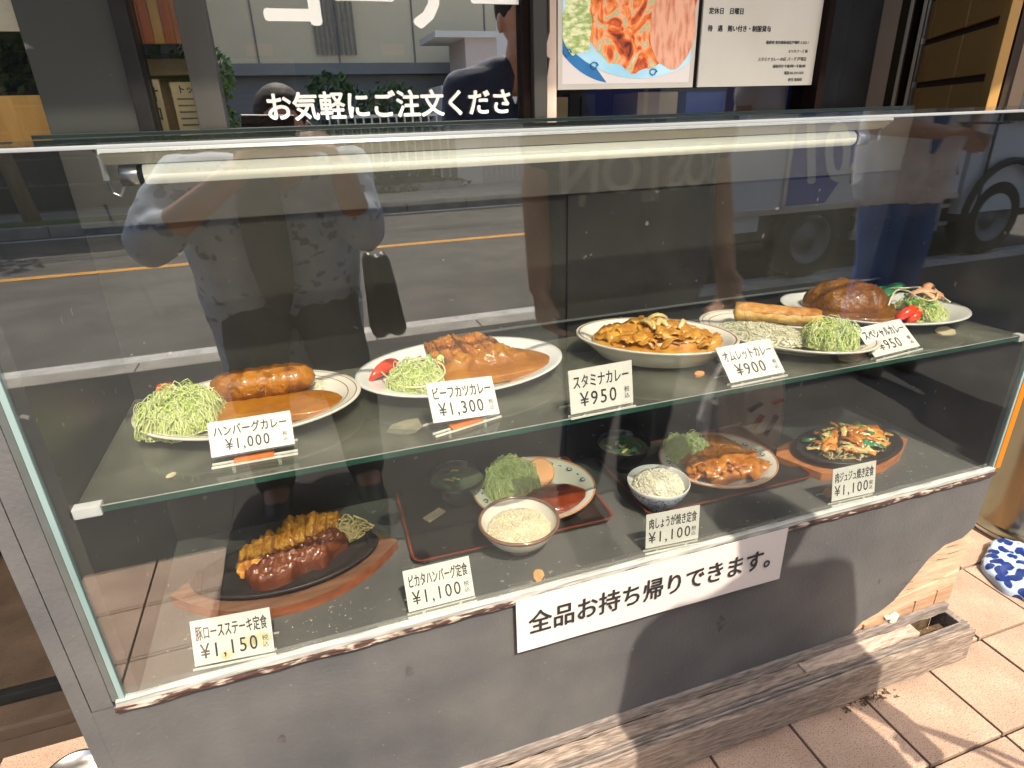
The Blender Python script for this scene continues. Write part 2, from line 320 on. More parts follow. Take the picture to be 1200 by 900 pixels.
    def build(s, name, m=None, parent=None, smooth=False, auto=None, kind=None, loc=None, rz=0):
        me = s.mesh(name, m)
        if smooth: me.polygons.foreach_set('use_smooth', [True] * len(me.polygons))
        o = link(name, me, parent)
        if loc is not None: o.location = loc
        if rz: o.rotation_euler.z = rz
        if kind: o['kind'] = kind
        if auto is not None:
            me.polygons.foreach_set('use_smooth', [True] * len(me.polygons))
            bm = bmesh.new(); bm.from_mesh(me)
            for e in bm.edges:
                if len(e.link_faces) == 2 and e.calc_face_angle(0) > R(auto): e.smooth = False
            bm.to_mesh(me); bm.free()
        return o

def link(name, me, parent=None):
    o = bpy.data.objects.new(name, me); COL.objects.link(o)
    if parent: o.parent = parent
    return o
def tag(o, label=None, cat=None, group=None, kind=None):
    if label: o['label'] = label
    if cat: o['category'] = cat
    if group: o['group'] = group
    if kind: o['kind'] = kind
    return o
def thing(name, label, cat, loc=(0, 0, 0), rz=0.0, group=None):
    o = bpy.data.objects.new(name, None); COL.objects.link(o); o.location = loc; o.rotation_euler.z = rz; o.empty_display_size = .05
    return tag(o, label, cat, group)
def clone(o, label=None, loc=None, rz=None, parent=None):
    c = o.copy(); COL.objects.link(c)
    if parent: c.parent = parent
    if label: c['label'] = label
    if loc is not None: c.location = loc
    if rz is not None: c.rotation_euler.z = rz
    for ch in [x for x in bpy.data.objects if x.parent == o]: clone(ch, parent=c)
    return c
def remesh_mesh(me, vox=.004, smooth=2, dec=None):
    o = bpy.data.objects.new('tmp', me); COL.objects.link(o)
    md = o.modifiers.new('r', 'REMESH'); md.mode = 'VOXEL'; md.voxel_size = vox
    if smooth:
        ms = o.modifiers.new('s', 'SMOOTH'); ms.iterations = smooth; ms.factor = .5
    if dec:
        mdd = o.modifiers.new('d', 'DECIMATE'); mdd.ratio = dec
    dg = bpy.context.evaluated_depsgraph_get(); dg.update()
    r = bpy.data.meshes.new_from_object(o.evaluated_get(dg)); bpy.data.objects.remove(o)
    for p in r.polygons: p.use_smooth = True
    return r
def text_mesh(body, size, T, ext=0.0002, bold=0.0, align='LEFT', sx=1.0, spacing=1.0, italic=0.0):
    c = bpy.data.curves.new('txt', 'FONT'); c.body = body; c.size = size; c.extrude = ext; c.offset = bold; c.align_x = align
    c.space_character = spacing; c.resolution_u = 3; c.shear = italic
    o = bpy.data.objects.new('txt', c); COL.objects.link(o)
    dg = bpy.context.evaluated_depsgraph_get(); dg.update()
    me = bpy.data.meshes.new_from_object(o.evaluated_get(dg)); bpy.data.objects.remove(o)
    me.transform(T @ Matrix.Diagonal((sx, 1, 1, 1)))
    return me
def text(name, body, size, T, m, parent, **kw):
    bd = kw.pop('bold', 0.0)
    if bd:
        b_ = bmesh.new()
        for k, (dx, dy) in enumerate(((0, 0), (bd, 0), (-bd, 0), (0, bd), (0, -bd), (bd * .7, bd * .7), (-bd * .7, bd * .7), (bd * .7, -bd * .7), (-bd * .7, -bd * .7))):
            m_ = text_mesh(body, size, T @ Matrix.Translation((dx, dy, -.00002 * k)), **kw); b_.from_mesh(m_)
        me = bpy.data.meshes.new(name); b_.to_mesh(me); b_.free()
    else: me = text_mesh(body, size, T, **kw)
    me.materials.clear(); me.materials.append(M[m]); me.name = name
    return link(name, me, parent)
def frame(o, x, z, y=None):
    """matrix whose local x = x, local y = z (up of the text)"""
    x = Vector(x).normalized(); u = Vector(z).normalized(); n = x.cross(u)
    m = Matrix((x, u, n)).transposed().to_4x4(); m.translation = Vector(o); return m
def nz(v, s, seed=0): return noise.noise(Vector(v) * s + Vector((seed * 7.3, seed * 3.1, seed * 1.7)))
# ================================================================== SETTING: pavement, road, far side
def structure(o): o['kind'] = 'structure'; return o
TP = 0.183; TX0 = 1.056; TY0 = -0.029
pavement = structure(MB().box(-6, 14, -2.60, 8.0, -0.13, -0.012, 'grout').build('pavement'))
bm = MB(); g = .0028
bm.box(g, TP - g, g, TP - g, -0.012, 0.0, 'tile', bev=.002)
tile_me = [bm.mesh('tile')]
bm = MB(); bm.box(g, TP - g, g, TP - g, -0.012, 0.0, 'tile_dark', bev=.002); tile_dk = bm.mesh('tile_dark')
done = set()
def put_tile(i, j, me):
    if (i, j) in done: return
    done.add((i, j))
    o = link('tile', me, pavement); o.location = (TX0 + i * TP, TY0 + j * TP, random.uniform(-.0006, .0006)); o.rotation_euler = (random.uniform(-.003, .003), random.uniform(-.003, .003), 0)
for i in range(-3, 9):
    for j in range(-2, 5):
        if i > 2 or j < 1: put_tile(i, j, tile_me[0])
for i in range(-10, -6):
    for j in range(0, 3): put_tile(i, j, tile_me[0])
rest = MB()
for i in range(-22, 52):
    for j in range(-14, 2):
        if (i, j) in done: continue
        x = TX0 + i * TP; y = TY0 + j * TP
        if y < (-.38 if x > -.2 else -1.0): continue
        rest.box(x + g, x + TP - g, y + g, y + TP - g, -.012, random.uniform(-.0006, .0006), 'tile')
rest.build('tile_field', parent=pavement, kind='stuff')
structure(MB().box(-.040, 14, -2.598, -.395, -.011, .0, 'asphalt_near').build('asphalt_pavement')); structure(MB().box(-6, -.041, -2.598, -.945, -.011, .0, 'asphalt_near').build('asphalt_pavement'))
# kerb of the near pavement (one stone after another)
kme = MB().box(0.003, .597, -2.75, -2.60, -.13, .0, 'kerb_stone', bev=.008).mesh('kerb_stone')
kerb = structure(MB().box(-6, 14, -2.749, -2.601, -.14, -.02, 'grout').build('kerb'))
for i in range(0, 22):
    o = link('kerb_stone', kme, kerb); o.location.x = -3.6 + i * .6
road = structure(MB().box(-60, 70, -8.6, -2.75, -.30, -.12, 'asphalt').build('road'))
structure(MB().box(-60, 70, -3.22, -3.08, -.12, -.116, 'white_paint').build('white_line', parent=None))
structure(MB().box(-60, 70, -6.03, -5.90, -.12, -.116, 'yellow_paint').build('yellow_line', parent=None))
structure(MB().box(-60, 70, -8.42, -8.34, -.12, -.116, 'white_paint').build('edge_line', parent=None))
ground = structure(MB().box(-150, 150, -150, 150, -.42, -.31, 'asphalt').build('ground'))
farp = structure(MB().box(-60, 70, -10.6, -8.75, -.30, .0, 'far_paving').build('far_pavement'))
kme2 = MB().box(0.006, .894, -8.75, -8.58, -.13, .012, 'kerb_stone', bev=.012).mesh('kerb_stone')
kerb2 = structure(MB().box(-60, 70, -8.749, -8.60, -.14, -.02, 'grout').build('far_kerb'))
for i in range(-8, 12):
    o = link('kerb_stone', kme2, kerb2); o.location.x = i * .9
tag(MB().box(-4.6, -1.75, -8.95, -8.76, .0, .05, 'grass').build('grass_strip'), 'low strip of grass along the far kerb', 'grass', kind='stuff')

# ---- far side, seen mirrored in the glass
g1 = thing('garage_building', 'dark building with closed slatted shutter across the street', 'building', (-3.4, -10.4, 0))
def P(mb, name, parent, **k): return mb.build(name, parent=parent, **k)
P(MB().box(-4.5, 2.05, -3, -.02, 0, 4.2, 'facade_grey'), 'wall', g1)
for i in range(7):
    P(MB().box(-1.2, 1.62, -.02, .02, .03 + i * .36, .36 + i * .36, 'shutter_dark', bev=.008), 'shutter_slat', g1)
P(MB().box(1.64, 1.86, -.02, .12, 0, 3.2, 'pillar_beige', bev=.01), 'pillar', g1)
P(MB().box(-4.6, 2.15, -3.1, .15, 4.2, 4.35, 'facade_grey'), 'roof', g1)
def trunk(parent, pts, r0, r1, m='bark'):
    n = len(pts); return MB().tube(pts, [r0 + (r1 - r0) * i / (n - 1) for i in range(n)], 9, m).build('trunk', parent=parent, smooth=True)
def crown(parent, cx, cy, cz, rx, ry, rz, n, m, size=.05, seed=1, name='crown'):
    rnd = random.Random(seed); b = MB()
    blobs = [(Vector((rnd.uniform(-.6, .6), rnd.uniform(-.6, .6), rnd.uniform(-.6, .6))), rnd.uniform(.28, .5)) for _ in range(14)]
    for _ in range(n):
        c, rr = rnd.choice(blobs); d = Vector((rnd.gauss(0, 1), rnd.gauss(0, 1), rnd.gauss(0, 1))).normalized() * rr * rnd.uniform(.7, 1.05)
        p = c + d; p = Vector((cx + p.x * rx, cy + p.y * ry, cz + p.z * rz))
        a = Vector((rnd.gauss(0, 1), rnd.gauss(0, 1), rnd.gauss(0, 1))).normalized(); u = a.orthogonal().normalized(); v = a.cross(u)
        s = size * rnd.uniform(.6, 1.3)
        b.add([p - u * s, p - v * s * .5, p + u * s, p + v * s * .5], [(0, 1, 2, 3)], m)
    return b.build(name, parent=parent)
t = thing('street_tree', 'young street tree with slanting bare trunk at the far kerb, left', 'tree', (-2.95, -8.95, 0))
trunk(t, [(0, 0, 0), (-.08, 0, .8), (-.2, 0, 1.6), (-.3, 0, 2.6)], .10, .07)
for a, b_ in (((-.2, 0, 1.7), (-.8, .2, 2.7)), ((-.25, 0, 2.1), (.4, -.2, 3.0))):
    MB().tube([a, b_], [.05, .025], 6, 'bark').build('branch', parent=t)
crown(t, -.3, 0, 3.3, 1.5, 1.3, 1.1, 2600, 'foliage', .09, 3)
t = thing('leafy_shrub', 'tall round leafy shrub beside the beige pillar across the street', 'shrub', (-.95, -10.0, 0))
trunk(t, [(0, 0, 0), (0, 0, .5), (.05, 0, 1.2)], .05, .03)
crown(t, 0, 0, 1.25, .75, .5, 1.15, 3600, 'foliage', .055, 5, 'foliage')
t = thing('planter_hedge', 'low clipped hedge in front of white railing across the street', 'hedge', (2.1, -10.2, 0))
crown(t, 0, 0, .16, 1.05, .28, .26, 3000, 'foliage2', .04, 8, 'foliage')
MB().box(-.95, .9, -.18, .18, 0, .12, 'kerb_stone', bev=.01).build('planter', parent=t)
t = thing('ivy_shrub', 'shrub climbing behind the white railing across the street', 'shrub', (1.9, -10.75, 0))
crown(t, 0, 0, 1.2, 1.3, .35, .9, 2600, 'foliage2', .06, 9, 'foliage'); trunk(t, [(0, 0, 0), (0, 0, .8)], .03, .02)
t = thing('white_railing', 'white barred railing behind the low hedge across the street', 'railing', (2.1, -10.5, 0))
for z in (.35, 1.15): MB().box(-1.1, .85, -.02, .02, z, z + .05, 'rail_white').build('rail', parent=t)
for i in range(14): MB().box(-1.08 + i * .145, -1.05 + i * .145, -.015, .015, .1, 1.15, 'rail_white').build('bar', parent=t)
t = thing('red_cone', 'small red marker beside the shrub across the street', 'marker', (-.55, -9.75, 0))
MB().lathe([(.09, 0), (.08, .03), (.045, .04), (.03, .35), (.0, .36)], 14, 'red_plastic').build('cone', parent=t, smooth=True)
t = thing('flower_tub', 'reddish brown plant tub beside the shrub across the street', 'planter', (-.95, -9.62, 0))
MB().lathe([(.16, 0), (.21, .25), (.19, .25), (.17, .2), (0, .2)], 18, 'terracotta').build('tub', parent=t); crown(t, 0, 0, .3, .2, .2, .12, 160, 'foliage', .04, 4, 'plant')
b2 = thing('pale_building', 'large pale panelled building behind the hedge across the street', 'building', (3.0, -12.6, 0))
P(MB().box(-4.9, 4.3, -4, 0, 0, 1.95, 'facade_grey'), 'wall', b2)
P(MB().box(-9.5, 6.3, -4, .05, 2.15, 6.2, 'facade_pale'), 'upper_wall', b2)
for i in range(10): P(MB().box(-9.0 + i * 1.5, -8.97 + i * 1.5, .05, .075, 2.15, 6.2, 'facade_line'), 'joint', b2)
P(MB().box(-9.5, 6.3, -3.9, .25, 1.95, 2.15, 'facade_grey'), 'ledge', b2)
for i in range(9): P(MB().box(-1.9 + i * .09, -1.86 + i * .09, .08, .12, 2.3, 5, 'facade_line'), 'louvre', b2)
b3 = thing('gatehouse', 'low white and pink gatehouse at end of the hedge across the street', 'building', (3.7, -10.6, 0))
P(MB().box(-.62, -.15, -1.2, 0, 0, 1.65, 'white_wall'), 'wall', b3)
P(MB().box(-.148, .95, -1.2, .02, 0, 2.4, 'pink_wall'), 'pink_wall', b3)
for i in range(10): P(MB().box(-.1 + i * .1, -.085 + i * .1, .02, .028, .1, 1.2, 'white_wall'), 'slat', b3)
P(MB().box(.96, 4.6, -1.2, -.05, 0, 2.2, 'facade_grey'), 'side_wall', b3)
P(MB().box(-.7, 1.05, -1.3, .12, 2.4, 2.5, 'white_wall'), 'roof', b3)
b4 = thing('grey_block', 'grey office block far along the street beyond the truck', 'building', (14, -11, 0))
P(MB().box(-6, 8, -6, 0, 0, 6, 'facade_grey'), 'wall', b4)
for i in range(6):
    for k in range(2): P(MB().box(-5.3 + i * 2.2, -3.9 + i * 2.2, 0, .02, 1.1 + 2.6 * k, 2.5 + 2.6 * k, 'window_dark'), 'window', b4)
wt = thing('overhead_wires', 'three black overhead wires crossing above the street', 'wires', (0, -9.2, 0))
for k, z in enumerate((3.1, 3.3, 3.42)):
    MB().tube([(-14, 0, z + .1), (-5, 0, z - .05), (2, 0, z - .02), (12, 0, z + .25)], .014, 5, 'wire').build('wire', parent=wt)
for x in (-14, 12): MB().tube([(x, 0, 0), (x, 0, 5)], .12, 10, 'kerb_stone').build('pole', parent=wt)

# ================================================================== SHOP FRONT behind the case (plane y = .40)
WY = .40
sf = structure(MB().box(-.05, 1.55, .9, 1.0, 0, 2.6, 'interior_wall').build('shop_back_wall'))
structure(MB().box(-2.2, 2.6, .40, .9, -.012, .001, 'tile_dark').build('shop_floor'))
structure(MB().box(-2.2, 2.6, .36, 3, 2.45, 2.55, 'interior_wall').build('shop_ceiling'))
structure(MB().box(-.0, 1.55, .40, .46, 0.0, 1.085, 'grey_board').build('shop_low_wall'))
win = thing('shop_window', 'grey framed shop window with white Japanese lettering behind the case', 'window', (0, WY, 0))
def WB(x0, x1, z0, z1, m, name, y0=-.02, y1=.03, bev=.002): return MB().box(x0, x1, y0, y1, z0, z1, m, bev=bev).build(name, parent=win)
WB(.183, .22, 1.086, 2.4, 'grey_frame', 'mullion', -.03, .03)
WB(.686, .700, 1.086, 2.4, 'brown_frame', 'inner_frame', -.015, .03)
WB(.7005, .7235, 1.086, 2.4, 'grey_frame', 'mullion', -.03, .03)
# torn beige timber post
po = MB(); prof = [(1.086, .0), (1.135, .001), (1.17, .001), (1.185, .004), (1.197, .006), (1.2, .0), (1.215, -.001), (1.235, .006), (1.30, .006), (2.4, .006)]
pts = [(.7265 + d, z) for z, d in prof] + [(.744, 2.4), (.744, 1.086)]
T = Matrix.Rotation(R(90), 4, 'X'); po.prism([(x, z) for x, z in pts], -.012, .02, 'beige_post', T=T)
po.build('timber_post', parent=win)
WB(.1265, .182, 1.086, 1.092, 'grey_frame', 'sill', -.02, .03, .001)
MB().box(.2205, .6855, .0, .004, 1.086, 2.4, 'window_glass').build('pane', parent=win)
MB().box(.1265, .1825, .0, .004, 1.093, 2.4, 'narrow_glass').build('pane', parent=win)
text('lettering', 'お気軽にご注文くださ', .0415, frame((.2755, -.002, 1.1185), (1, 0, 0), (0, 0, 1)), 'letter_white', win, bold=.0010, sx=.955)
text('lettering', 'コーナー', .094, frame((.283, -.002, 1.2475), (1, 0, 0), (0, 0, 1)), 'letter_white', win, bold=.0042, sx=1.12)
# grey strip and tape behind/on the pane
WB(.222, .614, 1.2015, 1.2175, 'grey_frame', 'film_strip', .0065, .008, 0)
for x0, x1 in ((.262, .300), (.460, .496)): WB(x0, x1, 1.204, 1.2195, 'orange_tape', 'tape', .0045, .006, 0)
# things inside the window
t = thing('shutter_boards', 'orange and yellow wooden boards inside the narrow window', 'boards', (0, .47, 0))
for k, (a, b_, mm) in enumerate(((.085, .105, 'orange_wood'), (.1055, .122, 'orange_wood'), (.1225, .136, 'orange_wood'), (.1365, .150, 'yellow_wood'), (.1505, .165, 'orange_wood'), (.1655, .185, 'orange_wood'))):
    MB().box(a, b_, 0, .012, 1.225, 1.6, mm, bev=.001).build('board', parent=t)
MB().box(.08, .2, -.004, .014, 1.212, 1.2245, 'black_frame').build('rail', parent=t)
t = thing('cream_counter', 'cream counter edge inside the narrow window', 'counter', (0, .50, 0))
MB().box(.0, .33, 0, .12, 1.185, 1.208, 'cream', bev=.002).build('top', parent=t); MB().box(.0, .33, .02, .1, .0, 1.184, 'card_tan').build('front', parent=t)
def menu_card(x0, x1, z1, m, label, body, rows):
    t = thing('menu_card', label, 'menu card', ((x0 + x1) / 2, .44, 0)); w2 = (x1 - x0) / 2
    MB().box(-w2, w2, 0, .002, 1.088, z1, m, bev=.0005).build('card', parent=t)
    for (s, z, x, bd) in body: text('lettering', s, bd, frame((x, -.0008, z), (1, 0, 0), (0, 0, 1)), 'ink', t, align='CENTER', bold=.0003)
    for z in rows: MB().box(-w2 * .75, w2 * .7, -.0008, -.0004, z, z + .0022, 'ink_grey').build('print_line', parent=t)
menu_card(.106, .133, 1.176, 'card_cream', 'cream card reading 甘口 inside the narrow window', [('甘', 1.148, 0, .021), ('口', 1.122, 0, .021)], [])
menu_card(.147, .19, 1.172, 'card_cream', 'yellowed menu card beside the 甘口 card in the narrow window', [('トッピ', 1.158, .004, .0115)], [1.148, 1.139, 1.130, 1.121, 1.112])
menu_card(.228, .275, 1.166, 'card_tan', 'brown menu card at left end of the large window', [], [1.155, 1.146, 1.137, 1.128, 1.119, 1.110])
menu_card(.42, .47, 1.150, 'card_tan', 'brown menu card low behind the middle of the lettering', [], [1.14, 1.13, 1.12])
# left dark board, frame, glass door
t = thing('grey_wall_board', 'scuffed dark grey board left of the shop window', 'board', (0, WY, 0))
MB().box(-.009, .104, -.01, .03, 0, 2.4, 'grey_board', bev=.002).build('board', parent=t)
t = thing('black_door_frame', 'black upright frame between grey board and narrow window', 'door frame', (0, WY, 0))
MB().box(.1045, .126, -.03, .03, 0, 2.4, 'black_frame', bev=.003).build('post', parent=t)
t = thing('glass_door', 'dark glass door at the far left with paper and wood board', 'door', (0, WY + .02, 0))
MB().box(-1.2, -.0095, 0, .005, 1.0, 2.4, 'narrow_glass').build('pane', parent=t)
MB().box(-1.2, -.0095, .02, .03, 1.0, 1.158, 'yellow_wood').build('wood_board', parent=t)
MB().box(-.2, -.012, .012, .0135, 1.236, 1.6, 'paper').build('paper_sheet', parent=t)
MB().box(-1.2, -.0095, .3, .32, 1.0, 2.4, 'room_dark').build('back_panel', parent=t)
t = thing('reflected_tree_leaves', 'green leaves added behind the far left glass door as reflected trees', 'plant', (-.07, .60, 0))  # leaves added behind the pane to stand in for trees mirrored in it
crown(t, 0, 0, 1.20, .09, .05, .05, 500, 'foliage', .012, 31, 'foliage'); trunk(t, [(0, 0, 0), (0, 0, 1.15)], .008, .005)

# posters
po = thing('food_poster', 'white framed poster photo of a curry dish on a blue plate', 'poster', (0, WY - .012, 0))
MB().box(.749, 1.0145, -.002, .002, 1.1495, 1.55, 'paper').build('sheet', parent=po)
m = bpy.data.materials.new('poster_print'); m.use_nodes = True; n = m.node_tree.nodes; l = m.node_tree.links; bs = n['Principled BSDF']; bs.inputs['Roughness'].default_value = .35
tc = n.new('ShaderNodeTexCoord'); n1 = n.new('ShaderNodeTexNoise'); n1.inputs['Scale'].default_value = 28; n1.inputs['Detail'].default_value = 7; n1.inputs['Distortion'].default_value = 1.6
l.new(tc.outputs['Object'], n1.inputs['Vector']); r = n.new('ShaderNodeValToRGB'); l.new(n1.outputs['Fac'], r.inputs[0])
cr = r.color_ramp; cr.elements[0].position = .3; cr.elements[0].color = (.10, .02, .01, 1); cr.elements[1].position = .72; cr.elements[1].color = (.85, .62, .45, 1)
for pp, cc in ((.42, (.55, .09, .02)), (.5, (.80, .22, .04)), (.57, (.80, .40, .22)), (.62, (.35, .42, .2))):
    e = cr.elements.new(pp); e.color = (*cc, 1)
l.new(r.outputs[0], bs.inputs['Base Color']); M['poster_print'] = m
mk('poster_blue', (.30, .58, .72), .35, (.50, .74, .82), 12); mk('poster_deep', (.03, .18, .42), .35); mk('poster_pink', (.74, .38, .24), .35, (.50, .13, .05), 55, stretch=(2.5, 1, .6), lo=.45, hi=.75, detail=8); mk('poster_green', (.30, .40, .12), .35, (.72, .74, .42), 90, stretch=(1, 1, 2), lo=.4, hi=.6, detail=8)
def flat(name, poly, y, m_, par): b = MB(); b.add([(x, y, z) for x, z in poly], [tuple(range(len(poly)))], m_); return b.build(name, parent=par)
def arc(cx, cz, rx, rz, a0, a1, n=28): return [(cx + rx * math.cos(R(a0 + (a1 - a0) * i / n)), cz + rz * math.sin(R(a0 + (a1 - a0) * i / n))) for i in range(n + 1)]
clipx = lambda p: [(min(max(x, .757), 1.005), max(z, 1.158)) for x, z in p]
flat('printed_background', [(.757, 1.158), (1.005, 1.158), (1.005, 1.54), (.757, 1.54)], -.0024, 'sign_white', po)
flat('printed_shadow', clipx(arc(.86, 1.30, .14, .142, 200, 262)), -.0027, 'poster_deep', po)
flat('printed_plate', clipx(arc(.905, 1.345, .20, .180, 180, 360)), -.0030, 'poster_blue', po)
wob = lambda pts, a: [(x + a * nz((x, 0, z), 40), z + a * nz((x, 5, z), 40)) for x, z in pts]
flat('printed_food', wob(clipx(arc(.900, 1.335, .135, .158, 180, 360, 50)), .012) + [(1.0, 1.54), (.76, 1.54)], -.0033, 'poster_print', po)
flat('printed_meat', wob(arc(.965, 1.245, .045, .065, 0, 360, 40), .006), -.0036, 'poster_pink', po)
flat('printed_salad', wob(arc(.785, 1.25, .028, .05, 0, 360, 30), .012), -.0036, 'poster_green', po)
for x, z in ((.765, 1.206), (.815, 1.186), (.93, 1.175)):
    MB().tube([(x + .008 * math.cos(a * .9) * (1 - a * .05), -.0040, z + .005 * math.sin(a * .9)) for a in range(8)], .0012, 5, 'poster_deep').build('plate_scroll', parent=po)
t = thing('recruiting_notice', 'white notice sheet of black Japanese text right of the poster', 'notice', (0, WY - .012, 0))
MB().box(1.0245, 1.283, -.002, .002, 1.1495, 1.55, 'paper').build('sheet', parent=t)
rows = [('定休日　日曜日', 1.2665, .0105, 1.036, 'LEFT'), ('待　遇　賄い付き・制服貸与', 1.2395, .0105, 1.036, 'LEFT'), ('勤務地 東京都新宿区戸塚町 2-222-1', 1.2195, .0062, 1.262, 'RIGHT'),
        ('エリカフーズ ㈱', 1.2050, .0062, 1.262, 'RIGHT'), ('スタミナカレーの店 バーグ 戸塚店', 1.1915, .0072, 1.262, 'RIGHT'), ('面接受付 午後2時〜午後5時', 1.1800, .0062, 1.262, 'RIGHT'),
        ('電話 03-319-5555', 1.1685, .0062, 1.260, 'RIGHT'), ('担当 東原田', 1.1570, .0062, 1.258, 'RIGHT')]
for s, z, size, x, al in rows: text('printed_text', s, size, frame((x, -.0026, z), (1, 0, 0), (0, 0, 1)), 'ink', t, align=al, bold=(.0002 if size > .01 else 0.0))
# under the posters: low window with odds and ends, then the dark doorway
t = thing('low_side_window', 'dark low window strip below the poster and notice', 'window', (0, WY, 0))
MB().box(.745, 1.30, .005, .009, 1.086, 1.149, 'narrow_glass').build('pane', parent=t)
t = thing('cardboard_box', 'tan cardboard box just inside the strip below the poster', 'box', (.772, .45, 1.0)); MB().box(-.024, .024, 0, .1, 0, .14, 'cream', bev=.002).build('carton', parent=t)
t = thing('grey_folder', 'grey folder standing between tan box and dark gap', 'folder', (.825, .45, 1.0)); MB().box(-.026, .026, 0, .03, 0, .145, 'grey_frame', bev=.002).build('cover', parent=t); MB().box(-.006, -.002, -.002, 0, 0.05, .14, 'black_frame').build('spine_label', parent=t)
t = thing('beige_carton', 'pale beige carton below the corner between poster and notice', 'box', (.985, .44, 1.0)); MB().box(-.052, .035, 0, .1, 0, .145, 'pillar_beige', bev=.003).build('carton', parent=t)
t = thing('blue_folder', 'blue folder below the notice', 'folder', (1.09, .45, 1.0)); MB().box(-.045, .045, 0, .03, 0, .145, 'truck_blue', bev=.003).build('cover', parent=t)
t = thing('dark_doorway', 'black door panels between the notice and the steel rails', 'door', (0, WY, 0))
MB().box(1.30, 1.385, .02, .05, 0, 2.4, 'black_frame', bev=.003).build('panel', parent=t); MB().box(1.387, 1.475, .03, .06, 0, 2.4, 'black_frame', bev=.003).build('panel', parent=t)
MB().box(1.2835, 1.299, -.03, .05, 0, 2.4, 'brown_frame', bev=.003).build('jamb', parent=t)
t = thing('steel_rail_pair', 'pair of slim steel upright rails beside the brown shutter', 'rails', (0, WY, 0))
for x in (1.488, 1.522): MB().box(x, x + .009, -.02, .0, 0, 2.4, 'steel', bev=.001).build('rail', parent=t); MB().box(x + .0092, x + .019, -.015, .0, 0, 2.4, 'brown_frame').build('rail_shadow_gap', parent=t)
# brown panelled shutter, standing obliquely
A = Vector((2.22, .975, 0)); B = Vector((1.80, .385, 0)); d = (B - A).normalized(); nrm = Vector((0, 0, 1)).cross(d); Lp = (B - A).length
T = Matrix((d, nrm, Vector((0, 0, 1)))).transposed().to_4x4(); T.translation = A
t = thing('brown_shutter', 'brown panelled folding shutter with dark battens right of the rails', 'shutter'); t.matrix_world = T
MB().box(0, Lp, .004, .02, 0, 2.4, 'brown_batten').build('backing', parent=t)
xs = [0.02, .14, Lp * .60, Lp * .93]
zs = [.72, .82, .93, 1.045, 1.160, 1.275, 1.39, 1.505, 1.62]
for i in range(3):
    for j in range(8):
        MB().box(xs[i] + .006, xs[i + 1] - .006, -.012, .003, zs[j] + .008, zs[j + 1] - .008, 'brown_panel', bev=.003).build('panel', parent=t)
MB().tube([(.145, -.03, 0), (.145, -.03, 2.4)], .006, 8, 'steel_dull').build('rod', parent=t)
for z in zs[1:]: MB().box(.135, .155, -.036, -.024, z - .008, z + .008, 'steel_dull', bev=.002).build('clip', parent=t)
MB().box(Lp * .93, Lp, -.02, .0, 0, 2.4, 'brown_panel', bev=.003).build('edge_board', parent=t)
t = thing('white_door', 'white door edge at the far right beyond the brown shutter', 'door', (1.90, .30, 0)); MB().box(-.08, .5, 0, .05, 0, 2.4, 'door_white', bev=.004).build('leaf', parent=t)
structure(MB().box(1.56, 5, 1.3, 1.4, 0, 2.6, 'interior_wall').build('recess_wall'))
# awning over the shop front
t = thing('awning', 'dark awning above the shop front', 'awning', (0, .36, 2.42))
MB().box(-2.2, 3.0, -.75, .0, 0, .05, 'awning').build('canopy', parent=t); MB().box(-2.2, 3.0, -.78, -.75, -.12, .05, 'awning').build('valance', parent=t)

# left doorway beside the case
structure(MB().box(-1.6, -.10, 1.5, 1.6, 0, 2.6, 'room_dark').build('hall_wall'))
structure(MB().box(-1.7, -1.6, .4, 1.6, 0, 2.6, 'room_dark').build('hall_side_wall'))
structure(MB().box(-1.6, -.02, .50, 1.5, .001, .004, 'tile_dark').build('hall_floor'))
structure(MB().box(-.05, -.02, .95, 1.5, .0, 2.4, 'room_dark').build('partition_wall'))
t = thing('door_sill', 'worn dark stone sill of the doorway left of the case', 'sill', (-.8, .44, 0))
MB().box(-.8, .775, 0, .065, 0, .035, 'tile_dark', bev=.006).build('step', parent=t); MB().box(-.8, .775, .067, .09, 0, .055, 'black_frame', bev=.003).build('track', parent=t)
t = thing('hall_stool', 'dark stool leg just inside the doorway at left', 'stool', (-.78, .86, 0))
MB().box(-.15, .15, -.15, .15, .42, .46, 'black_frame', bev=.01).build('seat', parent=t)
for sx in (-.12, .12):
    for sy in (-.12, .12): MB().box(sx - .02, sx + .02, sy - .02, sy + .02, 0, .42, 'black_frame', bev=.004).build('leg', parent=t)
t = thing('steel_bowl', 'steel bowl standing on the tiles at the lower left corner', 'bowl', (-.242, .268, 0)); t.scale = (.80, .80, .62)
MB().lathe([(0, .004), (.032, .004), (.035, .0), (.038, .004), (.054, .045), (.062, .080), (.0655, .082), (.0645, .0845), (.060, .082), (.052, .046), (.035, .010), (0, .008)], 40, 'steel_dull').build('shell', parent=t, smooth=True)

# ================================================================== DISPLAY CASE
case = thing('display_case', 'grey glass fronted food display case on weathered timber base', 'display case', (0, 0, 0))
def C(mb, name, **k): return mb.build(name, parent=case, **k)
# cabinet
C(MB().box(-.040, 1.516, .008, .345, .114, .4385, 'veneer'), 'cabinet_body')
poly = [(-.042, .116), (1.235, .116), (1.262, .142), (1.300, .152), (1.335, .172), (1.375, .222), (1.405, .262), (1.440, .285), (1.486, .290), (1.500, .300), (1.512, .31), (1.518, .4415), (-.042, .4415)]
T90 = Matrix.Rotation(R(90), 4, 'X')
b = MB(); b.prism(poly, -.0075, 0.0, 'veneer', T=T90); fp = C(b, 'front_panel')
C(MB().box(-.060, -.0422, -.0, .345, .0, 1.10, 'veneer'), 'left_leg')
poly = [(1.226, .1165), (1.2365, .1165), (1.264, .1425), (1.302, .1525), (1.337, .1725), (1.377, .2225), (1.407, .2625), (1.441, .2855), (1.487, .2905), (1.501, .3), (1.508, .28), (1.497, .20), (1.505, .17), (1.498, .1165)]
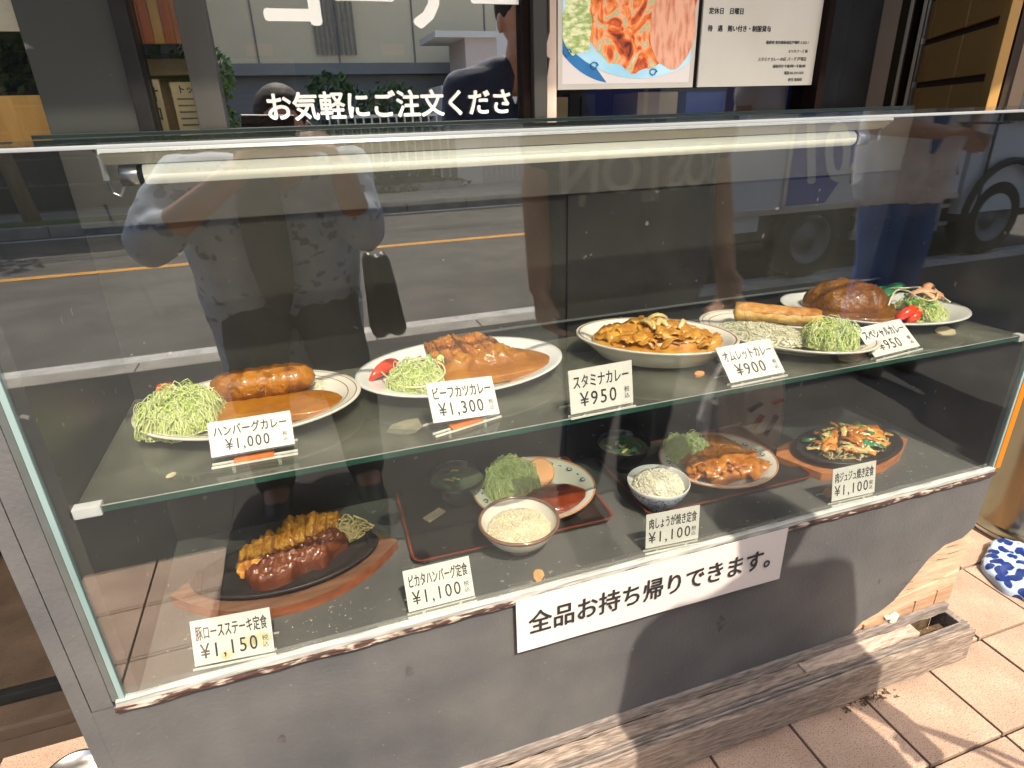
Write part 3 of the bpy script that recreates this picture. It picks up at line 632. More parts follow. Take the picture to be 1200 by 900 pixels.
# exposed plywood, three stepped layers
C(MB().prism([(1.23, .118), (1.512, .118), (1.514, .306), (1.30, .30)], -.0078, -.0035, 'plywood', T=T90), 'exposed_plywood')
C(MB().prism([(1.262, .145), (1.300, .153), (1.336, .173), (1.38, .178), (1.44, .186), (1.508, .200), (1.506, .17), (1.40, .15), (1.33, .137)], -.0034, -.0002, 'plywood', T=T90), 'torn_ply_layer')
b = MB()
for (x0, x1, z0, z1) in ((1.27, 1.334, .119, .138), (1.337, 1.40, .121, .146), (1.403, 1.458, .122, .158), (1.461, 1.504, .123, .168)):
    b.prism([(x0, z0), (x1, z0), (x1, z1), (x0, z1 - .008)], -.0034, .001, 'plywood_layer', T=T90)
C(b, 'torn_ply_strip')
C(MB().prism([(1.335, .118), (1.352, .112), (1.358, .132), (1.345, .142), (1.337, .136), (1.318, .138), (1.322, .131), (1.336, .127)], .001, .005, 'splinter', T=T90), 'splinter')
for k in range(7):
    x = random.uniform(1.33, 1.49); z = random.uniform(.19, .28)
    C(MB().tube([(x, -.0002, z), (x + random.uniform(.015, .04), -.0012, z + random.uniform(-.003, .004))], .0006, 4, 'dirt'), 'ply_crack')
# base
def rough_box(x0, x1, y0, y1, z0, z1, m_, amp=.002, nx=80, seed=0, front=True):
    b = MB(); vs = []; sect = [(y0, z0), (y0, (z0 + z1) / 2), (y0, z1), ((y0 + y1) / 2, z1), (y1, z1), (y1, z0)]
    for i in range(nx + 1):
        x = x0 + (x1 - x0) * i / nx
        for j, (y, z) in enumerate(sect):
            vs.append((x, y + amp * nz((x, y * 9, z * 9), 30, seed), z + amp * .7 * nz((x, y * 9, z * 9), 24, seed + 5)))
    k = len(sect); fs = [(i * k + j, i * k + (j + 1) % k, (i + 1) * k + (j + 1) % k, (i + 1) * k + j) for i in range(nx) for j in range(k)]
    fs += [tuple(range(k)), tuple(nx * k + j for j in range(k))[::-1]]
    b.add(vs, fs, m_); return b
C(rough_box(-.06, 1.500, -.007, .02, .0945, .1155, 'weathered_wood', .0025), 'ledger_strip')
C(MB().box(-.06, 1.50, .02, .33, .02, .113, 'dirt'), 'base_core')
C(rough_box(-.06, 1.335, -.036, -.0085, .060, .0945, 'weathered_brown', .004, seed=2), 'base_plank')
C(rough_box(1.10, 1.392, -.034, -.009, .080, .0985, 'weathered_pale', .004, seed=3, nx=30), 'base_plank')
b = MB()
for k, (ya, yb, z) in enumerate(((-.0405, -.0375, .093), (-.0450, -.0420, .0975), (-.0502, -.0470, .0915))):
    b = rough_box(-.06, 1.512, ya, yb, .05, z, 'weathered_wood', .0006, seed=7 + k); C(b, 'moulding')
C(rough_box(-.06, 1.516, -.062, -.0525, .010, .0885, 'weathered_brown', .003, seed=4, nx=120), 'base_fascia')
C(MB().box(1.500, 1.516, -.050, .02, .012, .092, 'weathered_wood', bev=.003), 'base_end')
C(MB().box(-.055, 1.499, -.0515, .0, .01, .056, 'dirt'), 'gap_floor')
for (sx_, sz_, sr_, sd_) in ((.905, .262, .020, 2), (.35, .36, .012, 5), (.16, .30, .010, 9), (1.28, .24, .006, 3)):
    b = MB(); b.prism([(sx_ + sr_ * .5 * math.cos(k * .5236) * (1 + .7 * nz((k, sd_, 0), .8)), sz_ + sr_ * math.sin(k * .5236) * (1 + .7 * nz((k, sd_, 4), .8))) for k in range(12)], -.0006, .0004, 'veneer_scuff', T=T90); C(b, 'scuff_mark')
b = MB()
for k in range(60):
    x = random.uniform(1.40, 1.47); y = random.uniform(-.032, -.008); a = random.uniform(0, 6.28); s = random.uniform(.003, .008); z = .037 + random.uniform(0, .03)
    b.add([(x, y, z), (x + s * math.cos(a), y + s * math.sin(a) * .6, z + .003), (x + s * math.cos(a + .8), y + s * .6 * math.sin(a + .8), z + .001)], [(0, 1, 2)], 'leaf_dry')
C(b, 'litter', kind='stuff')
b = MB()
for k in range(90):
    x = 1.24 + random.gauss(0, .03) * (1 if k % 3 else 1.6); y = -.067 + random.gauss(0, .006); s = random.uniform(.002, .006)
    b.add([(x + s * random.uniform(-1, 1), y + s * random.uniform(-1, 1), .001 + s * random.uniform(0, 1)) for _ in range(4)], [(0, 1, 2), (0, 2, 3), (0, 1, 3), (1, 2, 3)], 'dirt')
tag(b.build('dirt_crumbs'), 'small dark crumbs of dirt on the tiles by the timber base', 'dirt', kind='stuff')
# deck and worn ledge under the glass
C(MB().box(.0, 1.5, .006, .338, .4395, .450, 'deck'), 'deck')
C(rough_box(-.012, 1.510, -.0045, .0055, .4458, .4530, 'silicone', .0014, seed=9, nx=160), 'sealant_bead')
C(rough_box(-.014, 1.512, -.0085, .0045, .4395, .4450, 'rust_ledge', .0022, seed=11, nx=240), 'worn_ledge')
# walls inside
C(MB().box(-.0015, .012, .0065, .338, .4505, 1.092, 'case_dark'), 'side_wall')
C(MB().box(1.492, 1.5055, .0065, .338, .4505, 1.092, 'case_dark'), 'side_wall')
C(MB().box(.0125, .742, .331, .337, .4505, .985, 'case_dark'), 'back_panel')
C(MB().box(.744, 1.4915, .327, .333, .4505, .985, 'case_dark'), 'back_panel')
C(MB().box(.0125, 1.4915, .324, .337, .9855, 1.092, 'case_light_band'), 'upper_light_band')  # brighter band of light on the upper back wall, put into its colour
C(MB().box(.50, 1.4915, .318, .3265, .7580, .7598, 'track'), 'back_reflection_line')  # thin strip modelled in place of a reflected line on the back wall
C(MB().box(-.0085, -.002, -.001, .345, .4505, 1.095, 'glass_edge', bev=.001), 'left_edge_trim')
C(MB().box(-.0165, -.009, .0, .02, .4505, 1.095, 'track', bev=.001), 'left_inner_post')
C(MB().box(-.0415, -.017, -.0, .02, .4425, 1.10, 'veneer', bev=.002), 'left_post')
C(MB().box(1.506, 1.5115, -.001, .02, .4505, 1.095, 'glass_edge', bev=.001), 'right_edge_trim')
C(MB().box(1.512, 1.527, -.002, .020, .4505, 1.095, 'orange_strip', bev=.001), 'orange_strip')
# glass
C(MB().box(.0, 1.5055, .0, .005, .4530, 1.094, 'case_glass'), 'front_pane')
C(MB().box(-.016, 1.5115, -.001, .346, 1.0985, 1.1035, 'case_glass'), 'top_pane')
C(MB().box(-.017, 1.5125, -.0025, .007, 1.0945, 1.0982, 'seal', bev=.001), 'top_front_seal')
C(MB().box(-.02, 1.515, .3465, .359, 1.088, 1.1065, 'black_trim', bev=.001), 'top_back_trim')
# glass shelf
sh = C(MB().box(.0135, 1.4905, .0115, .3235, .7165, .7250, 'shelf_glass'), 'glass_shelf')
MB().box(.0135, 1.4905, .0100, .0114, .7168, .7247, 'green_edge').build('polished_edge', parent=sh)
MB().box(.0135, 1.4905, .0096, .0113, .7245, .7252, 'silicone').build('bright_arris', parent=sh)
for x0, x1 in ((.008, .040), (1.478, 1.4925)): MB().box(x0, x1, .0065, .0200, .7145, .7275, 'clip_white', bev=.0015).build('shelf_clip', parent=sh)
# lamp
lm_ = thing('fluorescent_lamp', 'bare fluorescent tube under a reflector at the top of the case', 'lamp', (0, .150, 1.062))
YX = Matrix.Rotation(R(90), 4, 'Y')
MB().lathe([(.0108, .135), (.0108, 1.170)], 20, 'tube', T=YX, caps=(True, True)).build('tube', parent=lm_, smooth=True)
MB().lathe([(.0, .1150), (.0112, .1155), (.0116, .130), (.0112, .134)], 20, 'aluminium', T=YX).build('tube_cap', parent=lm_, smooth=True)
MB().lathe([(.0112, 1.171), (.0116, 1.176), (.0112, 1.190), (.0, 1.191)], 20, 'aluminium', T=YX).build('tube_cap', parent=lm_, smooth=True)
for x in (.137, 1.166): MB().lathe([(.0111, x - .003), (.0117, x), (.0111, x + .003)], 20, 'black_frame', T=YX).build('band', parent=lm_, smooth=True)
XT = Matrix(((0, 0, 1, 0), (1, 0, 0, 0), (0, 1, 0, 0), (0, 0, 0, 1)))
MB().prism([(-.010, .0125), (.020, .0125), (.020, .0330), (-.022, .0330), (-.026, .0245), (-.0255, .0238)], .105, 1.215, 'white_enamel', T=XT).build('housing', parent=lm_)
MB().prism([(-.0268, .0252), (-.0228, .0335), (-.0240, .0340), (-.0280, .0255)], .106, 1.214, 'grey_enamel', T=XT).build('housing_band', parent=lm_)
MB().prism([(-.0245, .0342), (-.0215, .0342), (-.0215, .0358), (-.0245, .0358)], .106, 1.214, 'white_enamel', T=XT).build('housing_lip', parent=lm_)
for x in (.100, 1.205):
    MB().box(x, x + .006, -.012, .012, -.004, .030, 'reflector', bev=.001).build('socket_bracket', parent=lm_)
MB().tube([(.101, 0, -.004), (.103, .0, -.018), (.110, 0, -.022), (.116, 0, -.012)], .0016, 6, 'aluminium').build('hook', parent=lm_)
MB().tube([(.101, 0, .02), (.092, .02, .028), (.075, .06, .030), (.055, .12, .031)], .002, 6, 'black_frame').build('cable', parent=lm_)
# sign on the front
sg = thing('takeout_sign', 'long white paper sign 全品お持ち帰りできます。 on the case front', 'sign', (0, 0, 0))
T = frame((0, -.0006, 0), (1, 0, 0), (0, 0, 1))
b = MB(); NS = 30
vs = []
for i in range(NS + 1):
    x = .5155 + (1.0095 - .5155) * i / NS
    for z in (.3475 - .006 * i / NS, .4525): vs.append((x, -.0125 - .0003 * math.sin(i * .7) * (z < .4), z))
b.add(vs, [(2 * i, 2 * i + 2, 2 * i + 3, 2 * i + 1) for i in range(NS)], 'sign_white')
o = b.build('sheet', parent=sg, smooth=True)
text('lettering', '全品お持ち帰りできます。', .0465, frame((.534, -.0145, .384), (1, 0, -.004), (0, 0, 1)), 'ink', sg, bold=.0006, sx=.845)
# ================================================================== DISHES
SH = .7253; DK = .4503
def oval_plate(parent, a, b, h=.025, m='porcelain', rings=('rim_brown',), name='plate', deep=False, under=None, n=72):
    """a,b half axes of the rim; h rim height"""
    if deep: prof = [(0, .006), (.55, .006), (.70, .010), (.84, h * .7), (.90, h - .003), (.945, h - .001), (.955, h - .0007), (.975, h - .0003), (1.0, h), (1.005, h - .0025), (.97, h - .006), (.88, h * .62), (.74, .006), (.62, .003), (.60, .0), (.56, .0), (.55, .003), (0, .003)]
    else: prof = [(0, .006), (.52, .006), (.66, .009), (.72, .013), (.80, h * .68), (.875, h - .0035), (.885, h - .0032), (.93, h - .0015), (.955, h - .001), (.965, h - .0008), (1.0, h), (1.004, h - .002), (.98, h - .0045), (.86, h - .010), (.70, .006), (.60, .003), (.585, .0), (.54, .0), (.53, .003), (0, .003)]
    mats = [m] * (len(prof) - 1)
    if rings:
        if deep: mats[6] = rings[0]
        else: mats[5] = rings[0]; mats[8] = rings[-1]
    if under:
        k = 9 if deep else 11
        for i in range(k, len(mats)): mats[i] = under
    b_ = MB(); b_.lathe(prof, n, None, sx=a, sy=b, mats=mats)
    return b_.build(name, parent=parent, smooth=True)

def strands(parent, name, m, cx, cy, cz, rx, ry, rz, n, r=.00062, L=(.018, .042), seed=1, m2=None, curl=2.2):
    if m == 'cabbage': n = int(n * 1.5)
    rnd = random.Random(seed); b = MB()
    for i in range(n):
        # start on / in a dome, walk along its surface
        th = rnd.uniform(0, 6.283); u = math.sqrt(rnd.random()); ph = math.acos(max(0.02, 1 - u * u)) if rnd.random() < .8 else math.acos(rnd.uniform(.0, .6))
        rr = rnd.uniform(.84, 1.04); lift = rnd.uniform(0, .006) if rnd.random() < .8 else rnd.uniform(.005, .016)
        d = rnd.uniform(0, 6.283); ln = rnd.uniform(*L); st = 7; step = ln / st / rx; k = rnd.uniform(-.9, .9) * curl; pts = []
        x = math.sin(ph) * math.cos(th); y = math.sin(ph) * math.sin(th)
        for s in range(st):
            q = x * x + y * y; z = math.sqrt(max(0, 1 - min(q, 1)))
            bulge = rr + .17 * nz((x * 2, y * 2, seed), 1.6, seed)
            if q > 1.0: g_ = 1 / math.sqrt(q); x *= g_; y *= g_; z = 0
            pts.append((cx + x * rx * bulge, cy + y * ry * bulge, cz + max(.0015, z * rz * bulge + lift * math.sin(s * .52) + .0022 * math.sin(s * 1.7 + i))))
            x += math.cos(d) * step; y += math.sin(d) * step; d += k * .42 + rnd.uniform(-.25, .25) * curl
        mm = m2 if (m2 and rnd.random() < .4) else m
        b.tube(pts, [r * .6] + [r * rnd.uniform(.8, 1.25)] * (st - 2) + [r * .5], 4, mm, cap=False)
    # dense core so the mound does not look hollow
    core = MB(); core.lathe([(.86, .0), (.84, .30), (.68, .58), (.42, .78), (.0, .88)], 24, m, sx=rx, sy=ry, T=Matrix.Translation((cx, cy, cz)) @ Matrix.Diagonal((1, 1, rz, 1)))
    b.v += core.v; off = len(b.v) - len(core.v); b.f += [tuple(a + off for a in f) for f in core.f]; b.m += [b.mi(m)] * len(core.f)
    o = b.build(name, parent=parent, smooth=True, kind='stuff'); return o

def blob(parent, name, m, cx, cy, cz, rx, ry, rz, amp=.12, ns=4, seed=0, n=40, rings=16, rz_=0.0, flat=.0, fine=.0, T=None, poly=None, skirt=.0):
    """lumpy dome lying on a surface; poly(theta) modulates its outline"""
    b = MB(); vs = [Vector((0, 0, 1))]; out = []
    for i in range(1, rings + 1):
        f = i / rings; ph = f * math.pi / 2
        for k in range(n):
            t = 6.2832 * k / n; e = poly(t) if poly else 1.0
            e *= 1 + amp * nz((math.cos(t), math.sin(t), 0), ns * .4, seed)
            rr = math.sin(ph) ** (.8 if not skirt else 1) ; z = math.cos(ph) ** (1.0 - flat)
            x = rr * math.cos(t) * e; y = rr * math.sin(t) * e
            zz = z * (1 + amp * nz((x, y, 3), ns, seed)) + fine * nz((x, y, 9), ns * 5, seed) * (1 - f ** 4)
            out.append((x, y, max(zz, 0)))
    top = (0, 0, 1 + amp * nz((0, 0, 3), ns, seed))
    V = [top] + out; c, s = math.cos(rz_), math.sin(rz_)
    V = [(cx + (x * rx * c - y * ry * s), cy + (x * rx * s + y * ry * c), cz + z * rz) for x, y, z in V]
    F = [(0, 1 + k, 1 + (k + 1) % n) for k in range(n)]
    for i in range(rings - 1):
        for k in range(n): F.append((1 + i * n + k, 1 + (i + 1) * n + k, 1 + (i + 1) * n + (k + 1) % n, 1 + i * n + (k + 1) % n))
    b.add(V, F, m); return b.build(name, parent=parent, smooth=True)

def rice(parent, cx, cy, cz, rx, ry, rz, n, m='rice', seed=1, rot=0.0):
    rnd = random.Random(seed); b = MB()
    base = [(1, 0, 0), (-1, 0, 0), (0, .42, 0), (0, -.42, 0), (0, 0, .38), (0, 0, -.38), (.55, .33, .0), (.55, -.33, 0), (-.55, .33, 0), (-.55, -.33, 0), (.55, 0, .3), (-.55, 0, .3)]
    fs = [(0, 6, 10), (0, 10, 7), (6, 2, 4), (6, 4, 10), (7, 10, 4), (7, 4, 3), (2, 8, 4), (8, 11, 4), (3, 4, 11), (3, 11, 9), (8, 1, 11), (9, 11, 1), (0, 7, 5), (0, 5, 6), (1, 8, 5), (1, 5, 9), (6, 5, 2), (2, 5, 8), (7, 3, 5), (3, 9, 5)]
    cr, sr = math.cos(rot), math.sin(rot)
    for i in range(n):
        a = rnd.uniform(0, 6.283); u = rnd.random() ** .5
        x = u * math.cos(a); y = u * math.sin(a); z = math.sqrt(max(0, 1 - u * u)) * (1 + .12 * nz((x, y, 0), 3, seed)) * rnd.uniform(.9, 1.02)
        p = Vector((cx + (x * rx * cr - y * ry * sr), cy + (x * rx * sr + y * ry * cr), cz + z * rz)); s = rnd.uniform(.0028, .0036)
        rot_ = Euler((rnd.uniform(-.6, .6), rnd.uniform(-.7, .7), rnd.uniform(0, 3.1))).to_matrix()
        b.add([p + rot_ @ (Vector(v) * s) for v in base], fs, m)
    core = MB(); core.lathe([(1.0, .0), (.93, .35), (.72, .66), (.42, .86), (.0, .95)], 24, m, sx=rx * .99, sy=ry * .99, T=Matrix.Translation((cx, cy, cz)) @ Matrix.Rotation(rot, 4, 'Z') @ Matrix.Diagonal((1, 1, rz * 1.0, 1)))
    off = len(b.v); b.v += core.v; b.f += [tuple(a + off for a in f) for f in core.f]; b.m += [b.mi(m)] * len(core.f)
    return b.build('rice', parent=parent, smooth=True, kind='stuff')

def squiggle(parent, pts, r=.0016, m='mayo', name='mayonnaise'):
    P_ = [Vector(p) for p in pts]; out = []
    for i in range(len(P_) - 1):
        p0 = P_[max(i - 1, 0)]; p1 = P_[i]; p2 = P_[i + 1]; p3 = P_[min(i + 2, len(P_) - 1)]
        for k in range(5):
            t = k / 5; out.append(.5 * ((2 * p1) + (p2 - p0) * t + (2 * p0 - 5 * p1 + 4 * p2 - p3) * t * t + (3 * p1 - p0 - 3 * p2 + p3) * t ** 3))
    out.append(P_[-1]); return MB().tube(out, r, 7, m).build(name, parent=parent, smooth=True)

def petal(parent, name, m, p, L, W, H, rz_=0, tilt=0.0, roll=0.0, seed=0, curl=.5, th=.0022, wave=.004, nx=9, ny=5):
    """a curled slice of meat / leaf: a bent wavy sheet with thickness"""
    vs = []; fs = []; rt = Euler((roll, tilt, rz_)).to_matrix(); p = Vector(p)
    for s_ in (1, -1):
        for i in range(nx):
            u = i / (nx - 1) * 2 - 1
            for j in range(ny):
                v = j / (ny - 1) * 2 - 1; ww = W * (1 - .45 * abs(u) ** 2.4) * (1 + .2 * nz((u, v, seed), 1.6, seed))
                z = H * (1 - u * u) - curl * W * v * v * .5 + wave * nz((u * 1.5, v * 2, seed), 1.7, seed + 3)
                vs.append(p + rt @ Vector((u * L, v * ww, z + s_ * th / 2 * (1 - .5 * v * v))))
    N = nx * ny
    for i in range(nx - 1):
        for j in range(ny - 1):
            a = i * ny + j; fs += [(a, a + ny, a + ny + 1, a + 1), (N + a, N + a + 1, N + a + ny + 1, N + a + ny)]
    for i in range(nx - 1):
        a = i * ny; fs.append((a, N + a, N + a + ny, a + ny)); a = i * ny + ny - 1; fs.append((a, a + ny, N + a + ny, N + a))
    for j in range(ny - 1): fs.append((j, j + 1, N + j + 1, N + j)); a = (nx - 1) * ny + j; fs.append((a, N + a, N + a + 1, a + 1))
    b = MB(); b.add(vs, fs, m); return b.build(name, parent=parent, smooth=True)

def wedge(parent, name, m, p, r, w_, rz_=0, tilt=0.0):
    b = MB(); vs = []; n = 10
    rt = Euler((0, tilt, rz_)).to_matrix(); p = Vector(p)
    for i in range(n + 1):
        t = math.pi * i / n; x = -r * math.cos(t); z = r * .62 * math.sin(t)
        k = math.sin(t)
        vs += [p + rt @ Vector((x, -w_ * k, z * .35)), p + rt @ Vector((x, 0, z)), p + rt @ Vector((x, w_ * k, z * .35)), p + rt @ Vector((x, 0, 0))]
    fs = [(i * 4 + j, i * 4 + (j + 1) % 4, (i + 1) * 4 + (j + 1) % 4, (i + 1) * 4 + j) for i in range(n) for j in range(4)]
    b.add(vs, fs, m); return b.build(name, parent=parent, smooth=True)

def cuke(parent, p, L, r, rz_, tilt=0):
    T = Matrix.Translation(p) @ Euler((0, R(90) + tilt, rz_)).to_matrix().to_4x4()
    b = MB(); b.lathe([(0, 0), (r * .94, 0), (r, .001), (r, L - .001), (r * .94, L), (0, L)], 16, None, mats=['cucumber_flesh', 'cucumber', 'cucumber', 'cucumber', 'cucumber_flesh'], T=T, sy=.6)
    return b.build('cucumber_slice', parent=parent, smooth=False)

def slab(parent, name, m, mc, T, L, W, H, seed=0, amp=.0012):
    """a cut bar of fried cutlet: rounded cross-section, rough crust"""
    b = MB(); ns = 14; nl = 6; vs = []
    for i in range(nl + 1):
        x = (i / nl - .5) * W
        for k in range(ns):
            t = 6.2832 * k / ns; c, s = math.cos(t), math.sin(t)
            yy = math.copysign(abs(c) ** .55, c) * L / 2; zz = math.copysign(abs(s) ** .6, s) * H / 2 + H / 2
            r_ = 1 + amp / .01 * nz((x * 60, c * 2, s * 2), 2.2, seed); shr = 1 - .06 * (abs(i / nl - .5) * 2) ** 4
            vs.append(T @ Vector((x, yy * r_ * shr, zz * r_ * shr)))
    fs = [(i * ns + k, i * ns + (k + 1) % ns, (i + 1) * ns + (k + 1) % ns, (i + 1) * ns + k) for i in range(nl) for k in range(ns)]
    b.add(vs, fs, m); k0 = 0
    b.f.append(tuple(range(ns))[::-1]); b.m.append(b.mi(mc)); b.f.append(tuple(nl * ns + k for k in range(ns))); b.m.append(b.mi(mc))
    return b.build(name, parent=parent, smooth=True)

# ---- 1 hamburg curry
t = thing('hamburg_curry', 'cream oval plate of curry covered hamburg log with shredded cabbage', 'dish', (.194, .190, SH), -.10)
oval_plate(t, .153, .112)
strands(t, 'shredded_cabbage', 'cabbage', -.088, -.020, .012, .055, .062, .043, 620, seed=2, m2='cabbage_pale')
MB().box(-.137, -.118, .052, .068, .022, .040, 'tomato', bev=.003).build('carrot_piece', parent=t)
pl = lambda t_: 1 + .18 * math.cos(2 * t_ + .4) + .10 * math.cos(3 * t_ + 1)
blob(t, 'curry_sauce', 'curry', .020, -.008, .0105, .092, .060, .013, .10, 4, 3, poly=pl, flat=.75, n=56)
rice(t, .058, .052, .010, .045, .030, .016, 420, 'rice_old', 5)
b = MB(); T = Matrix.Translation((.015, .030, .038)) @ Matrix.Rotation(R(5), 4, 'Z') @ Matrix.Rotation(R(90), 4, 'Y')
nL = 34; nS = 20; vs = []
for i in range(nL + 1):
    u = i / nL * 2 - 1; rr = .0235 * (1 - abs(u) ** 5) ** .5 if abs(u) < 1 else 0
    ridge = 0
    for k in range(nS):
        a = 6.2832 * k / nS
        q = rr + (.0007 * math.sin(u * 26 + a * 2.2 + 3 * nz((u * 2, a, 0), 1.2, 8)) + .0016 * nz((u * 4, math.cos(a) * 1.5, math.sin(a) * 1.5), 1.8, 4) + .0009 * nz((u * 12, math.cos(a) * 4, math.sin(a) * 4), 2.2, 4)) * (rr > .004)
        vs.append(T @ Vector((q * math.cos(a) * .98, q * math.sin(a) * 1.15, u * .074)))
b.add(vs, [(i * nS + k, i * nS + (k + 1) % nS, (i + 1) * nS + (k + 1) % nS, (i + 1) * nS + k) for i in range(nL) for k in range(nS)], 'curry_log')
b.build('hamburg_log', parent=t, smooth=True)

# ---- 2 beef cutlet curry
t = thing('cutlet_curry', 'white oval plate of sliced cutlet on curry with mayonnaise salad', 'dish', (.510, .212, SH), .03)
oval_plate(t, .168, .118, m='porcelain_white', rings=None)
blob(t, 'curry_sauce', 'curry', .050, -.012, .0105, .090, .066, .016, .10, 4, 13, poly=lambda a: 1 + .10 * math.cos(2 * a) + .06 * math.cos(3 * a + 2), flat=.7, n=56)
for i in range(7):
    T = Matrix.Translation((-.034 + i * .0166, .024 - .001 * i + random.uniform(-.004, .004), .014 + .007 * math.sin(i * .5) + random.uniform(-.003, .003))) @ Matrix.Rotation(R(random.uniform(-6, 6)), 4, 'Z') @ Matrix.Rotation(R(6 + 2 * i), 4, 'Z') @ Matrix.Rotation(R(20), 4, 'X') @ Matrix.Rotation(R(-16), 4, 'Y')
    slab(t, 'cutlet_slice', 'cutlet', 'cutlet_cut', T, .074 - .004 * abs(i - 3) + random.uniform(-.005, .005), .0158, .036, seed=i, amp=.0026)
blob(t, 'sauce_coat', 'curry', .036, -.012, .012, .064, .038, .034, .4, 5, 15, flat=.25, fine=.10, n=56)
strands(t, 'shredded_cabbage', 'cabbage', -.080, -.028, .012, .046, .044, .030, 420, seed=12, m2='cabbage_pale')
wedge(t, 'red_pepper', 'tomato', (-.118, .022, .016), .042, .010, .75, .1)
petal(t, 'green_leaf', 'green_leaf', (-.072, .020, .026), .032, .012, .004, .2)
for k in range(2): cuke(t, (-.055 + k * .02, .004 - k * .01, .034), .004, .013, .5 + k, .3)
zc = .046
squiggle(t, [(-.125, -.030, .026), (-.105, -.060, .026), (-.075, -.070, .026), (-.044, -.052, .030), (-.036, -.020, .034), (-.052, .004, .040), (-.070, -.006, zc), (-.092, -.014, .042), (-.104, -.002, .038), (-.092, .018, .038), (-.070, .016, .040), (-.060, .028, .036)])
squiggle(t, [(-.128, .004, .030), (-.120, -.030, .032), (-.098, -.042, .040), (-.076, -.030, .045)], .0014)

# ---- 3 stamina curry
t = thing('stamina_curry', 'deep cream oval dish of glossy stir fried meat curry', 'dish', (.840, .175, SH), -.62)
oval_plate(t, .135, .092, h=.040, deep=True, rings=('rim_brown',))
blob(t, 'curry_sauce', 'stamina_meat', 0, 0, .022, .106, .070, .012, .05, 3, 21, flat=.8, n=48)
rnd = random.Random(5)
blob(t, 'meat_heap', 'stamina_meat', 0, 0, .024, .090, .058, .028, .3, 5, 25, flat=.3, fine=.12, n=48)
for i in range(64):
    a = rnd.uniform(0, 6.283); u = rnd.random() ** .5; x = u * .090 * math.cos(a); y = u * .058 * math.sin(a)
    petal(t, 'meat_slice', 'stamina_meat', (x, y, .034 + .020 * (1 - u * u)), rnd.uniform(.015, .026), rnd.uniform(.009, .015), rnd.uniform(.0, .007), rnd.uniform(0, 6.28), rnd.uniform(-.4, .4), rnd.uniform(-.5, .5), i, rnd.uniform(.2, .9), .003, .007)
for i in range(7):
    a = rnd.uniform(0, 6.283); x = .07 * rnd.random() * math.cos(a); y = .045 * rnd.random() * math.sin(a)
    petal(t, 'onion_slice', 'onion', (x, y, .058), .018, .0045, .009, rnd.uniform(0, 6.28), 0, rnd.uniform(-.5, .5), 60 + i, .6, .002, .002)

# ---- 4 omelette curry
t = thing('omelette_curry', 'cream oval plate of rice topped by a long browned omelette', 'dish', (1.085, .148, SH), -1.02)
oval_plate(t, .152, .103)
# local x runs from back-left to front-right of the case
rice(t, -.030, -.018, .010, .082, .046, .022, 1250, 'rice_old', 8)
b = MB(); vs = []; nL = 26; nS = 18; T = Matrix.Translation((-.022, .022, .040)) @ Matrix.Rotation(R(17), 4, 'Z') @ Matrix.Rotation(R(90), 4, 'Y')
for i in range(nL + 1):
    u = i / nL * 2 - 1; rr = .0200 * (1 - abs(u) ** 24) ** .5 if abs(u) < 1 else 0
    for k in range(nS):
        a = 6.2832 * k / nS; q = rr * (1 + .16 * nz((u * 3, math.cos(a), math.sin(a)), 2, 3) + .05 * math.cos(4 * a)) * (1 - .10 * u)
        vs.append(T @ Vector((q * math.cos(a) * .85, q * math.sin(a) * 1.05, u * .076)))
fs = [(i * nS + k, i * nS + (k + 1) % nS, (i + 1) * nS + (k + 1) % nS, (i + 1) * nS + k) for i in range(nL) for k in range(nS)]
b.add(vs, fs, 'omelette'); om = b.build('omelette', parent=t, smooth=True)
mk('omelette_brown', (.36, .12, .02), .4, (.62, .34, .09), 40, coat=.3, bump=.4)
b = MB(); vs = []
for i in range(17):
    u = i / 16 * 2 - 1
    for j in range(7):
        v = j / 6 * 2 - 1; a = math.pi + .25 + v * .85 * (1 - .5 * abs(u) ** 4) * (1 + .3 * nz((u * 3, v, 2), 2)); rr = .0200 * (1 - abs(u * .95) ** 24) ** .5 * (1 + .16 * nz((u * .95 * 3, math.cos(a), math.sin(a)), 2, 3) + .05 * math.cos(4 * a)) * (1 - .10 * u * .95) + .0008
        vs.append(T @ Vector((rr * math.cos(a) * .85, rr * math.sin(a) * 1.05, u * .95 * .076)))
b.add(vs, [(i * 7 + j, i * 7 + j + 1, i * 7 + 8 + j, i * 7 + 7 + j) for i in range(16) for j in range(6)], 'omelette_brown'); b.build('browned_crust', parent=t, smooth=True)
strands(t, 'shredded_cabbage', 'cabbage', .078, -.002, .012, .046, .048, .036, 560, seed=22, m2='cabbage_pale')

# ---- 5 special curry
t = thing('special_curry', 'white oval plate with dark curry dome and salad with tomato', 'dish', (1.335, .196, SH + .004), -.60)
oval_plate(t, .166, .120, m='porcelain_white', rings=None, h=.022)
blob(t, 'curry_dome', 'curry_dark', -.045, .002, .009, .080, .062, .056, .10, 3, 31, flat=.15, fine=.07, n=72, rings=30)
blob(t, 'curry_sauce', 'curry_dark', -.030, -.006, .009, .096, .080, .011, .10, 4, 32, flat=.75, n=48)
strands(t, 'shredded_cabbage', 'cabbage', .082, -.010, .010, .042, .062, .022, 320, seed=32, m2='cabbage_pale')
wedge(t, 'tomato_wedge', 'tomato', (.046, -.056, .020), .026, .013, .6, -.5); wedge(t, 'tomato_wedge', 'tomato', (.060, -.058, .018), .022, .012, .9, -.4)
for k, (x, y, a) in enumerate(((.058, -.026, .3), (.068, -.010, .9), (.078, .006, 1.2), (.072, .03, .2), (.090, -.034, 1.0))): cuke(t, (x, y, .026), .004, .017, a, -.8)
petal(t, 'green_leaf', 'green_leaf', (.045, .062, .030), .050, .012, .012, .9, -.25)
petal(t, 'green_leaf', 'green_leaf', (.020, .070, .028), .045, .010, .010, .2, -.2, 0, 9)
